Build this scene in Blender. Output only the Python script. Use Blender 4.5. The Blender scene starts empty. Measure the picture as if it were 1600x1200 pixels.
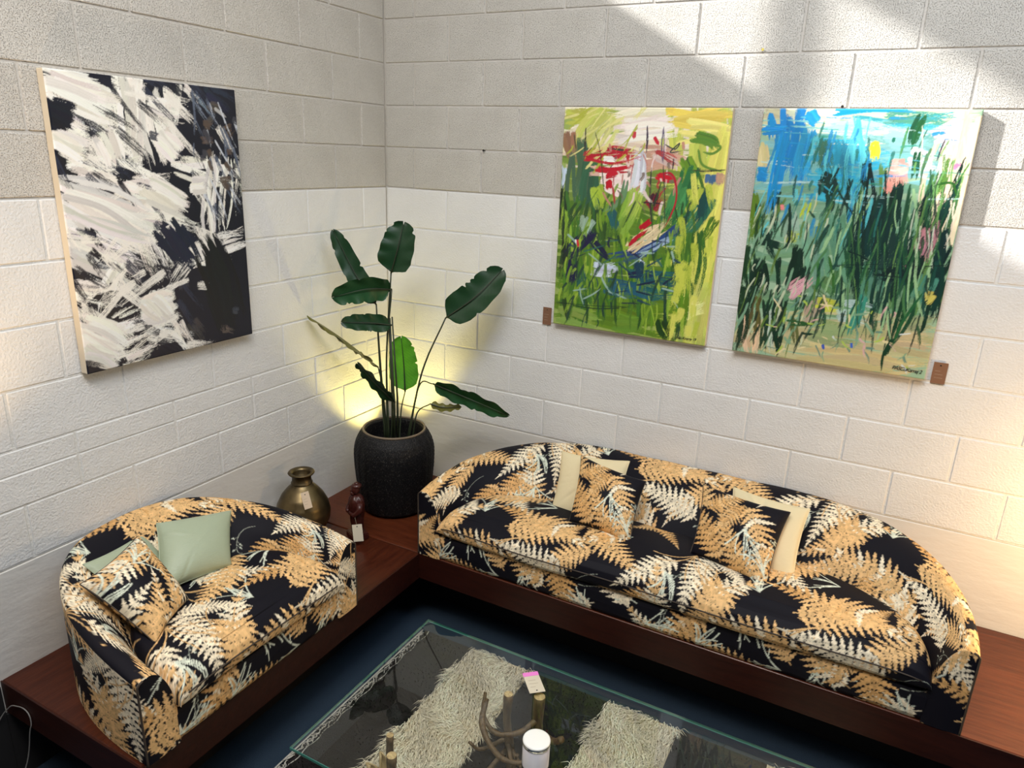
import bpy, math, random
import numpy as np
from mathutils import Vector, Matrix

C = bpy.context.scene.collection
SC = bpy.context.scene
RND = random.Random(11)
NR = np.random.RandomState(7)
PI = math.pi

# ------------------------------------------------------------------ camera
CAM = np.array([2.48762, -3.22039, 2.22472])
YAW, PITCH, ROLL, FPX = -0.480837, -0.308276, 0.038889, 1126.56
_fw = np.array([math.sin(YAW)*math.cos(PITCH), math.cos(YAW)*math.cos(PITCH), math.sin(PITCH)])
_rt = np.array([math.cos(YAW), -math.sin(YAW), 0.0])
_up = np.cross(_rt, _fw)
_r2 = math.cos(ROLL)*_rt + math.sin(ROLL)*_up
_u2 = -math.sin(ROLL)*_rt + math.cos(ROLL)*_up
cd = bpy.data.cameras.new('camera')
cam = bpy.data.objects.new('camera', cd); C.objects.link(cam)
m = Matrix.Identity(4)
for i in range(3):
    m[i][0] = _r2[i]; m[i][1] = _u2[i]; m[i][2] = -_fw[i]; m[i][3] = CAM[i]
cam.matrix_world = m
cd.sensor_width = 36.0; cd.lens = 36.0*FPX/1600.0; cd.clip_start = 0.05
SC.camera = cam

# ------------------------------------------------------------------ world, sun, lamps, exposure
SC.view_settings.view_transform = 'Standard'
SC.view_settings.look = 'None'
SC.view_settings.gamma = 1.0
SC.view_settings.use_curve_mapping = False
SC.view_settings.exposure = -0.20
SC.cycles.max_bounces = 8
SC.cycles.diffuse_bounces = 4
SC.cycles.transparent_max_bounces = 16
SC.cycles.sample_clamp_indirect = 6.0
w = bpy.data.worlds.new('world'); SC.world = w; w.use_nodes = True
w.node_tree.nodes['Background'].inputs[0].default_value = (0.93, 0.95, 1.0, 1)
w.node_tree.nodes['Background'].inputs[1].default_value = 0.09

def lamp(kind, name, loc, aim, energy, color, **kw):
    d = bpy.data.lights.new(name, kind); d.energy = energy; d.color = color
    for k, v in kw.items(): setattr(d, k, v)
    o = bpy.data.objects.new(name, d); C.objects.link(o); o.location = loc
    v = Vector(aim) - Vector(loc)
    o.rotation_euler = v.to_track_quat('-Z', 'Y').to_euler()
    return o
SUN = Vector((0.08, 0.04, -0.045))
lamp('SUN', 'sunlight', (0, 0, 6), Vector((0, 0, 6)) + SUN, 10.5, (1.0, 0.97, 0.92), angle=math.radians(1.6))
# overhead daylight from unseen area lamps; the last one is added fill
lamp('AREA', 'daylight_and_fill', (2.9, -1.75, 4.2), (2.4, -0.8, 0.6), 72, (0.80, 0.90, 1.0), shape='RECTANGLE', size=2.2, size_y=1.0)
lamp('AREA', 'daylight_and_fill', (0.9, -3.4, 4.2), (0.4, -1.2, 0.9), 46, (1.0, 0.93, 0.85), shape='RECTANGLE', size=1.6, size_y=1.0)
lamp('AREA', 'daylight_and_fill', (1.9, -2.9, 4.2), (1.75, -1.5, 0.0), 98, (1.0, 0.97, 0.92), shape='RECTANGLE', size=1.2, size_y=0.8)  # added fill without a fitting, brightens the rug and table
# small uplight on the floor of the platform behind the plant pot
lamp('SPOT', 'plant_uplight', (0.205, -0.195, 0.50), (0.12, -0.27, 2.0), 52, (1.0, 0.82, 0.24), spot_size=math.radians(80), spot_blend=0.45, shadow_soft_size=0.02)
# warm lamps standing just beyond the two ends of the picture
lamp('SPOT', 'warm_uplight', (0.36, -2.62, 0.9), (0.02, -2.15, 2.15), 62, (1.0, 0.66, 0.32), spot_size=math.radians(75), spot_blend=0.8, shadow_soft_size=0.04)
lamp('POINT', 'warm_lamp', (3.50, -0.55, 0.98), (3, 0, 0), 40, (1.0, 0.66, 0.30), shadow_soft_size=0.07)

# ------------------------------------------------------------------ materials
def mat(name, col=(.5, .5, .5), rough=.6, metal=0.0, spec=0.5, **kw):
    M = bpy.data.materials.new(name); M.use_nodes = True
    b = M.node_tree.nodes['Principled BSDF']
    b.inputs['Base Color'].default_value = (*col, 1); b.inputs['Roughness'].default_value = rough
    b.inputs['Metallic'].default_value = metal; b.inputs['Specular IOR Level'].default_value = spec
    for k, v in kw.items(): b.inputs[k.replace('_', ' ')].default_value = v
    return M
def nodes(M): return M.node_tree.nodes, M.node_tree.links, M.node_tree.nodes['Principled BSDF']
def noise(M, scale, detail=4, rough=.6, coord='Object', stretch=None):
    N, L, b = nodes(M)
    tc = N.new('ShaderNodeTexCoord'); n = N.new('ShaderNodeTexNoise')
    n.inputs['Scale'].default_value = scale; n.inputs['Detail'].default_value = detail; n.inputs['Roughness'].default_value = rough
    src = tc.outputs[coord]
    if stretch:
        mp = N.new('ShaderNodeMapping'); mp.inputs['Scale'].default_value = stretch; L.new(src, mp.inputs[0]); src = mp.outputs[0]
    L.new(src, n.inputs['Vector']); return n
def ramp(M, src, stops):
    N, L, b = nodes(M); r = N.new('ShaderNodeValToRGB')
    r.color_ramp.elements[0].position, r.color_ramp.elements[0].color = stops[0][0], (*stops[0][1], 1)
    r.color_ramp.elements[1].position, r.color_ramp.elements[1].color = stops[-1][0], (*stops[-1][1], 1)
    for p_, c_ in stops[1:-1]:
        e = r.color_ramp.elements.new(p_); e.color = (*c_, 1)
    L.new(src, r.inputs[0]); return r
def bump(M, src, dist, strength=1.0, prev=None):
    N, L, b = nodes(M); k = N.new('ShaderNodeBump'); k.inputs['Distance'].default_value = dist; k.inputs['Strength'].default_value = strength
    L.new(src, k.inputs['Height'])
    if prev: L.new(prev.outputs[0], k.inputs['Normal'])
    L.new(k.outputs[0], b.inputs['Normal']); return k
def tint(M, n, c0, c1, lo=.35, hi=.65):
    r = ramp(M, n.outputs[0], [(lo, c0), (hi, c1)]); M.node_tree.links.new(r.outputs[0], nodes(M)[2].inputs['Base Color']); return r

def wallmat(name, c0, c1, pits, rough):
    M = mat(name, c0, rough, spec=.4)
    n = noise(M, 2.3, 5, .6); tint(M, n, c0, c1)
    g = noise(M, 120, 3, .5); k = bump(M, g.outputs[0], .0030)
    g2 = noise(M, 16, 3, .6); k = bump(M, g2.outputs[0], .004, .8, k)
    if pits:
        N, L, b = nodes(M)
        v = noise(M, 280, 2, .55)
        r = ramp(M, v.outputs[0], [(.35, (0, 0, 0)), (.44, (1, 1, 1))])
        k = bump(M, r.outputs[0], .0026, .9, k)
        mx = N.new('ShaderNodeMix'); mx.data_type = 'RGBA'; mx.blend_type = 'MULTIPLY'; mx.inputs[0].default_value = .36
        src = b.inputs['Base Color'].links[0].from_socket
        L.new(src, mx.inputs[6]); L.new(r.outputs[0], mx.inputs[7]); L.new(mx.outputs[2], b.inputs['Base Color'])
    return M
M_PAINT = wallmat('white_painted_block', (.67, .67, .67), (.73, .73, .73), False, .42)
M_RAW = wallmat('bare_pale_block', (.50, .480, .445), (.575, .555, .52), True, .75)
M_MORTP = wallmat('painted_mortar', (.66, .66, .65), (.72, .72, .71), False, .5)
M_MORTR = wallmat('bare_mortar', (.50, .47, .43), (.56, .53, .49), False, .8)
M_PLASTER = mat('white_plaster', (.66, .64, .61), .5)
_n = noise(M_PLASTER, 3, 5, .6, stretch=(1, 1, 3)); bump(M_PLASTER, _n.outputs[0], .010, .6); 
M_CEIL = mat('ceiling_paint', (.75, .74, .72), .8)
M_CARPET = mat('dark_blue_carpet', (.018, .030, .050), .95, spec=.15)
_n = noise(M_CARPET, 420, 3, .7); tint(M_CARPET, _n, (.016, .030, .050), (.044, .070, .108)); bump(M_CARPET, _n.outputs[0], .004)
def woodmat(name, a, b_, rough, axis=(1, 1, 1), coat=.3):
    M = mat(name, a, rough, spec=.3); M.node_tree.nodes['Principled BSDF'].inputs['Coat Weight'].default_value = 0
    M.node_tree.nodes['Principled BSDF'].inputs['Coat Roughness'].default_value = .3
    n = noise(M, 6, 6, .65, stretch=axis); tint(M, n, a, b_, .3, .7); bump(M, n.outputs[0], .0008); return M
M_WOODX = woodmat('red_mahogany_boards', (.055, .0115, .0045), (.120, .029, .011), .30, (1, 9, 9))
M_WOODY = woodmat('red_mahogany_boards_shaded', (.036, .0068, .0030), (.080, .018, .007), .30, (9, 1, 9))  # same wood for the left arm, its shade put into a darker colour
M_WOODSHADE = woodmat('shade_dark_mahogany', (.016, .0028, .0016), (.034, .0062, .003), .45, (1, 9, 9))  # same mahogany again, shade of the unlit faces put into the colour
M_DARK = mat('black_and_recess_shade', (.006, .005, .006), .8)  # plain black parts; on the plinth the recess shadow as colour

# ------------------------------------------------------------------ object helpers
def link(name, me, parent=None, m=None):
    o = bpy.data.objects.new(name, me); C.objects.link(o)
    if m is not None and me is not None and not me.materials: me.materials.append(m)
    if parent is not None: o.parent = parent
    return o
def mesh(name, V, F, m=None, parent=None, smooth=False):
    me = bpy.data.meshes.new(name); me.from_pydata([tuple(map(float, v)) for v in V], [], [tuple(f) for f in F]); me.update()
    if smooth: me.polygons.foreach_set('use_smooth', [True]*len(me.polygons))
    return link(name, me, parent, m)
def thing(name, label, cat, loc=(0, 0, 0), rz=0, group=None):
    o = bpy.data.objects.new(name, None); C.objects.link(o); o.location = loc; o.rotation_euler = (0, 0, rz); o.empty_display_size = .05
    o['label'] = label; o['category'] = cat
    if group: o['group'] = group
    return o
def tag(o, label, cat, group=None):
    o['label'] = label; o['category'] = cat
    if group: o['group'] = group
    return o
def boxvf(x0, x1, y0, y1, z0, z1, bev=0):
    if bev <= 0:
        V = [(x, y, z) for z in (z0, z1) for y in (y0, y1) for x in (x0, x1)]
        return V, [(0, 2, 3, 1), (4, 5, 7, 6), (0, 1, 5, 4), (2, 6, 7, 3), (0, 4, 6, 2), (1, 3, 7, 5)]
    import bmesh
    bm = bmesh.new(); V, F = boxvf(x0, x1, y0, y1, z0, z1)
    vs = [bm.verts.new(v) for v in V]
    for f in F: bm.faces.new([vs[i] for i in f])
    bmesh.ops.bevel(bm, geom=bm.edges[:], offset=bev, segments=1 if bev < .004 else 2, affect='EDGES')
    bm.verts.index_update(); V = [tuple(v.co) for v in bm.verts]; F = [[v.index for v in f.verts] for f in bm.faces]; bm.free()
    return V, F
def box(name, b, m, parent=None, bev=0, smooth=False):
    V, F = boxvf(*b, bev); return mesh(name, V, F, m, parent, smooth)
def tubevf(pts, rad, n=8, V=None, F=None, cap=True):
    V = [] if V is None else V; F = [] if F is None else F
    P = [Vector(p) for p in pts]; R = rad if hasattr(rad, '__len__') else [rad]*len(P)
    prev = None; b0 = len(V)
    for i, p in enumerate(P):
        t = (P[min(i+1, len(P)-1)] - P[max(i-1, 0)]).normalized()
        if prev is None: a = t.orthogonal().normalized()
        else: a = (prev - t*prev.dot(t)).normalized()
        prev = a; b = t.cross(a)
        for k in range(n):
            q = 2*PI*k/n; V.append(tuple(p + (a*math.cos(q) + b*math.sin(q))*R[i]))
    for i in range(len(P)-1):
        for k in range(n):
            F.append((b0+i*n+k, b0+i*n+(k+1) % n, b0+(i+1)*n+(k+1) % n, b0+(i+1)*n+k))
    if cap:
        F.append([b0+k for k in range(n)][::-1]); F.append([b0+(len(P)-1)*n+k for k in range(n)])
    return V, F
def tube(name, pts, rad, m, parent=None, n=8):
    V, F = tubevf(pts, rad, n); return mesh(name, V, F, m, parent, True)
def lathe(name, prof, m, parent=None, n=48, wob=None):
    V, F = [], []
    for i, (r, z) in enumerate(prof):
        for k in range(n):
            q = 2*PI*k/n; rr = r + (wob(q, z, r) if wob else 0); V.append((rr*math.cos(q), rr*math.sin(q), z))
    for i in range(len(prof)-1):
        for k in range(n): F.append((i*n+k, i*n+(k+1) % n, (i+1)*n+(k+1) % n, (i+1)*n+k))
    F.append(list(range(n))[::-1]); F.append([(len(prof)-1)*n+k for k in range(n)])
    return mesh(name, V, F, m, parent, True)
def curve(pts, n=24):
    """Catmull-Rom through pts"""
    P = [np.array(p, float) for p in pts]; P = [2*P[0]-P[1]] + P + [2*P[-1]-P[-2]]; out = []
    seg = len(P)-3; per = max(2, n//seg)
    for i in range(seg):
        a, b, c, d = P[i:i+4]
        for k in range(per):
            t = k/per; out.append(.5*((2*b) + (-a+c)*t + (2*a-5*b+4*c-d)*t*t + (-a+3*b-3*c+d)*t**3))
    out.append(P[-2]); return out
def grid(name, P, m, parent=None, col=None, flip=False, smooth=True):
    """P[ny,nx,3] -> quad grid; col[ny,nx,3] painted as a colour attribute"""
    ny, nx = P.shape[:2]; me = bpy.data.meshes.new(name)
    me.vertices.add(nx*ny); me.vertices.foreach_set('co', P.astype(np.float32).ravel())
    a = (np.arange(ny-1)[:, None]*nx + np.arange(nx-1)[None, :]).ravel()
    q = np.stack([a, a+1, a+nx+1, a+nx], 1)
    if flip: q = q[:, ::-1]
    nf = len(q); me.loops.add(nf*4); me.loops.foreach_set('vertex_index', q.astype(np.int32).ravel())
    me.polygons.add(nf); me.polygons.foreach_set('loop_start', (np.arange(nf)*4).astype(np.int32))
    me.polygons.foreach_set('loop_total', np.full(nf, 4, np.int32)); me.polygons.foreach_set('use_smooth', np.full(nf, smooth))
    me.update(calc_edges=True); me.validate()
    if col is not None: paint(me, col.reshape(-1, 3))
    return link(name, me, parent, m)
def paint(me, col):
    at = me.color_attributes.new('Col', 'FLOAT_COLOR', 'POINT')
    c4 = np.ones((len(col), 4), np.float32); c4[:, :3] = col; at.data.foreach_set('color', c4.ravel())
def colmat(name, rough=.7, spec=.3, bumpd=0, sheen=0):
    M = mat(name, (.5, .5, .5), rough, spec=spec); N, L, b = nodes(M)
    a = N.new('ShaderNodeAttribute'); a.attribute_name = 'Col'; L.new(a.outputs['Color'], b.inputs['Base Color'])
    if bumpd: 
        n = noise(M, 900, 2, .5); bump(M, n.outputs[0], bumpd)
    if sheen: b.inputs['Sheen Weight'].default_value = sheen
    return M
def lin(c):
    c = np.asarray(c, float)/255.; return np.where(c <= .04045, c/12.92, ((c+.055)/1.055)**2.4)

# ------------------------------------------------------------------ the block walls
HB, LB = .2032, .4064
def zk(k): return 2.235 + (3-k)*HB
def wall(name, side, X0, parity0, length, splits):
    """side 'r': plane y=0, running +x;  side 'l': plane x=0, running -y"""
    def tr(u, d, z): return (u, -d, z) if side == 'r' else (d, -u, z)
    root = None
    def bx(nm, u0, u1, d0, d1, z0, z1, m_, parent, bev=0):
        V, F = boxvf(u0, u1, d0, d1, z0, z1, bev)
        return mesh(nm, [tr(*v) for v in V], F, m_, parent)
    # backing with the mortar face (joints are recessed 5 mm behind the blocks)
    root = bx(name, -.01 if side == 'r' else 0, length, -.2, -.005, 0, 3.30 if side == 'l' else 4.3, M_MORTR, None)
    root['kind'] = 'structure'
    bx('painted_joints', 0, length, -.006, -.0035, zk(10), zk(4)-.002, M_MORTP, root)
    pl = bx('plaster_band', 0, length, -.006, .0015, .0, zk(10)-.004, M_PLASTER, root, .002)
    cache = {}
    for k in range(-5 if side == 'r' else -2, 10):
        off = X0 if (k % 2) else X0 - LB/2
        n0 = -3; u = off + n0*LB
        while u < length:
            a, b = max(u, 0.0), min(u+LB, length); u += LB
            if b-a < .03: continue
            pcs = [(zk(k+1), zk(k))]
            if side == 'l' and k == 8: zz = zk(9) + .118; pcs = [(zk(9), zz), (zz, zk(8))]
            for (z0, z1) in pcs:
                thin = z1-z0 < .19
                gz = .0015 if thin else .0035
                key = (round(b-a, 3), round(z1-z0, 3), k >= 4)
                if key not in cache:
                    V, F = boxvf(0, b-a-.008, -.02, 0, 0, z1-z0-2*gz, .0035)
                    me = bpy.data.meshes.new('block'); me.from_pydata([tr(*v) for v in V], [], F); me.update()
                    me.materials.append(M_PAINT if k >= 4 else M_RAW); cache[key] = me
                o = bpy.data.objects.new('block', cache[key]); C.objects.link(o); o.parent = root
                o.location = tr(a+.004, RND.uniform(-.0012, .0008), z0+gz)
    return root
wr = wall('wall_right', 'r', .5908, 1, 4.2, False)
wl = wall('wall_left', 'l', .3981, 1, 3.6, True)
# left wall above 3.30 m, round a long clerestory window (the sun comes in there)
WZ0, WZ1, WY0, WY1 = 3.55, 4.15, -.45, -3.2
for b in [(-.2, 0, -3.6, 0, 3.30, WZ0), (-.2, 0, -3.6, 0, WZ1, 4.3), (-.2, 0, WY0, 0, WZ0, WZ1), (-.2, 0, -3.6, WY1, WZ0, WZ1)]:
    box('upper_wall', b, M_RAW, wl)
win = box('window_1', (-.14, -.06, -1.085, -1.005, WZ0, WZ1), M_CEIL); win['kind'] = 'structure'
box('window_frame', (-.14, -.06, WY1, WY0, WZ1-.03, WZ1), M_CEIL, win); box('window_frame', (-.14, -.06, WY1, WY0, WZ0, WZ0+.03), M_CEIL, win)
fl = box('floor', (-.2, 6, -6, .2, -.1, 0), M_CARPET); fl['kind'] = 'structure'
bb = box('dark_panel_left', (0, .014, -3.6, -2.212, 0, .405), M_DARK, None, .002); bb['kind'] = 'structure'; box('dark_panel_end', (0, .014, -2.212, -2.051, 0, .285), M_DARK, bb)  # plain black panels put over the low left wall past the platform
ce = box('ceiling', (-.2, 4.6, -4.6, .2, 4.3, 4.4), M_CEIL); ce['kind'] = 'structure'
M_NAIL = mat('dark_steel', (.05, .05, .05), .4, 1.0)
M_BRASSPIN = mat('brass_pin', (.6, .5, .12), .35, .8)
for (x, z, mm, lb) in [(1.873, 2.656, M_BRASSPIN, 'tiny brass pin in the block joint above the gap between the two green paintings'), (2.198, 2.446, M_NAIL, 'black nail head at the top edge of the turquoise pond painting'), (.605, 2.237, M_NAIL, 'black nail head in the block joint left of the green and red painting')]:
    V, F = tubevf([(x, .004, z), (x, -.010, z), (x, -.012, z)], [.003, .003, .0055], 8); tag(mesh('nail', V, F, mm), lb, 'nail')

# ------------------------------------------------------------------ platform (L-shaped, boards 13 cm thick over a recessed plinth)
PZ = .42
pf = thing('wooden_platform', 'low L-shaped red mahogany platform running round the corner under both sofas', 'platform', (0, 0, 0))
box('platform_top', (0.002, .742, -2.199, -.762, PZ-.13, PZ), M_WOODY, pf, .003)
box('platform_top', (0.002, 4.1, -.756, -.006, PZ-.13, PZ), M_WOODX, pf, .003)
box('front_shade_board', (.7425, .748, -2.205, -.7625, PZ-.13, PZ-.0015), M_WOODSHADE, pf)  # thin boards added to carry the darker, shaded tone of the faces
box('front_shade_board', (.749, 4.1, -.762, -.7565, PZ-.13, PZ-.0015), M_WOODSHADE, pf)
box('end_shade_board', (.002, .742, -2.205, -2.1995, PZ-.13, PZ-.0015), M_WOODSHADE, pf)
box('plinth', (.003, .52, -2.05, -.50, 0, PZ-.131), M_DARK, pf)
box('plinth', (.003, 4.0, -.498, -.006, 0, PZ-.131), M_DARK, pf)

# ------------------------------------------------------------------ fern print (drawn on a 1.2 m repeat, then laid on the cloth as colour)
TS, PXM = 1.2, 800/1.2
TN = 800
TEX = np.zeros((TN, TN, 3), np.float32); TEX[:] = (.0045, .0042, .0085)
def put(ix, iy, msk, col):
    TEX[iy[msk] % TN, ix[msk] % TN] = col if np.ndim(col) == 1 else col[msk]
def pinna(x, y, ang, ln, wd, col, lobes):
    ca, sa = math.cos(ang), math.sin(ang)
    xs = [x, x+ca*ln]; ys = [y, y+sa*ln]
    gx = np.arange(int(min(xs)-wd)-1, int(max(xs)+wd)+2); gy = np.arange(int(min(ys)-wd)-1, int(max(ys)+wd)+2)
    X, Y = np.meshgrid(gx, gy); a = ((X-x)*ca+(Y-y)*sa)/ln; b = (-(X-x)*sa+(Y-y)*ca)/wd
    tri = np.abs(((a*lobes - np.abs(b)*.9) % 1)-.5)*2
    env = np.clip(1-a, 0, 1)**.62*np.clip(a*9+.35, 0, 1)
    put(X, Y, (a > 0) & (a < 1) & (np.abs(b) < .56*env*(.42+.58*tri)), col)
def line(pts, wd, col):
    for i in range(len(pts)-1):
        (x0, y0), (x1, y1) = pts[i], pts[i+1]; L_ = math.hypot(x1-x0, y1-y0)+1e-6
        gx = np.arange(int(min(x0, x1)-wd)-1, int(max(x0, x1)+wd)+2); gy = np.arange(int(min(y0, y1)-wd)-1, int(max(y0, y1)+wd)+2)
        X, Y = np.meshgrid(gx, gy); t = np.clip(((X-x0)*(x1-x0)+(Y-y0)*(y1-y0))/L_/L_, 0, 1)
        put(X, Y, np.hypot(X-x0-t*(x1-x0), Y-y0-t*(y1-y0)) < wd/2, col)
TAN, CREAM, OCHRE, MINT = lin((226, 184, 128)), lin((240, 226, 198)), lin((216, 168, 108)), lin((226, 232, 214))
def frond(x, y, ang, L_, W_, c0, c1, bend):
    n = int(L_/ (W_*.235)); px, py, a = x, y, ang; st = L_/n; sp = [(px, py)]
    for i in range(n):
        f = i/n; a += bend/n; px += math.cos(a)*st; py += math.sin(a)*st; sp.append((px, py))
        e = (1-f)**.85*min(1, .55+f*2.2)
        c = c0 if RND.random() < .8-f*.4 else c1
        for sgn in (1, -1):
            pinna(px, py, a + sgn*(1.18-.35*f), W_*e, W_*.335*(.5+.5*e), c, max(3, int(7*e)))
    pinna(px, py, a, st*1.6, W_*.12, c1, 3)
    line(sp, 3.0, c0*.9)
def clump(x, y, ang, n, L_, col):
    for i in range(n):
        a = ang + RND.uniform(-.75, .75); b = RND.uniform(-1.6, 1.6); px, py = x, y; pts = [(px, py)]; ll = L_*RND.uniform(.6, 1)
        for k in range(9): px += math.cos(a)*ll/9; py += math.sin(a)*ll/9; a += b/9; pts.append((px, py))
        line(pts, RND.uniform(2.2, 4.0), col*RND.uniform(.85, 1))
def sprig(x, y, ang, L_):
    a = ang; pts = [(x, y)]
    for k in range(10):
        x += math.cos(a)*L_/10; y += math.sin(a)*L_/10; a += .13; pts.append((x, y))
        if k > 4:
            b = a+RND.choice([-1, 1])*.9; line([(x, y), (x+math.cos(b)*11, y+math.sin(b)*11)], 1.3, MINT*.5)
            pinna(x+math.cos(b)*10, y+math.sin(b)*10, b, 9, 7, MINT*.8, 2)
    line(pts, 1.4, MINT*.5)
pos = []
tries = 0
while len(pos) < 36 and tries < 5000:
    tries += 1; q = (RND.uniform(0, TN), RND.uniform(0, TN))
    if all(math.hypot(min(abs(q[0]-r[0]), TN-abs(q[0]-r[0])), min(abs(q[1]-r[1]), TN-abs(q[1]-r[1]))) > 104-tries*.01 for r in pos): pos.append(q)
for i, q in enumerate(pos[:12]): clump(q[0]+60, q[1]+30, RND.uniform(0, 2*PI), 9, 105, MINT)
for i, q in enumerate(pos[:10]): sprig(q[0]-50, q[1]+40, RND.uniform(0, 2*PI), 120)
for i, q in enumerate(pos):
    a = RND.choice([.55, 2.5, 3.8, -.7, 1.5, -2.2])+RND.uniform(-.35, .35); cc = [(TAN, CREAM), (TAN*1.05, TAN), (TAN, CREAM), (OCHRE, TAN), (CREAM, CREAM)][i % 5]
    frond(q[0], q[1], a, RND.uniform(170, 250), RND.uniform(60, 82), cc[0], cc[1], RND.uniform(-.7, .7))
    if i % 2: frond(q[0], q[1], a+RND.choice([-1.25, 1.25]), RND.uniform(100, 150), RND.uniform(38, 52), cc[1] if i % 4 == 1 else OCHRE, cc[0], RND.uniform(-.5, .5))
for i, q in enumerate(pos[::3]): clump(q[0]+20, q[1]+70, RND.uniform(0, 2*PI), 8, 95, MINT)
for i, q in enumerate(pos[1::4]): clump(q[0]-50, q[1]-20, RND.uniform(0, 2*PI), 5, 130, TAN)
# dark pin-prick veining in the fronds, and a slightly mottled gold
mot = NR.rand(100, 100); mot = np.kron(mot, np.ones((8, 8))); pr = NR.rand(TN, TN)
lum = TEX.sum(2); k_ = (lum > .2); TEX[k_] *= (.80+.34*mot[k_])[:, None]; TEX[k_ & (pr > .955)] *= .18
def fern(U, V):
    """sample the print; U, V in metres"""
    x = (U*PXM) % TN; y = (V*PXM) % TN; x0 = np.floor(x).astype(int); y0 = np.floor(y).astype(int); fx = (x-x0)[..., None]; fy = (y-y0)[..., None]
    g = lambda a, b: TEX[b % TN, a % TN]
    return (g(x0, y0)*(1-fx)+g(x0+1, y0)*fx)*(1-fy)+(g(x0, y0+1)*(1-fx)+g(x0+1, y0+1)*fx)*fy
M_FERN = colmat('fern_print_cotton', .6, .16, .0003)

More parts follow.
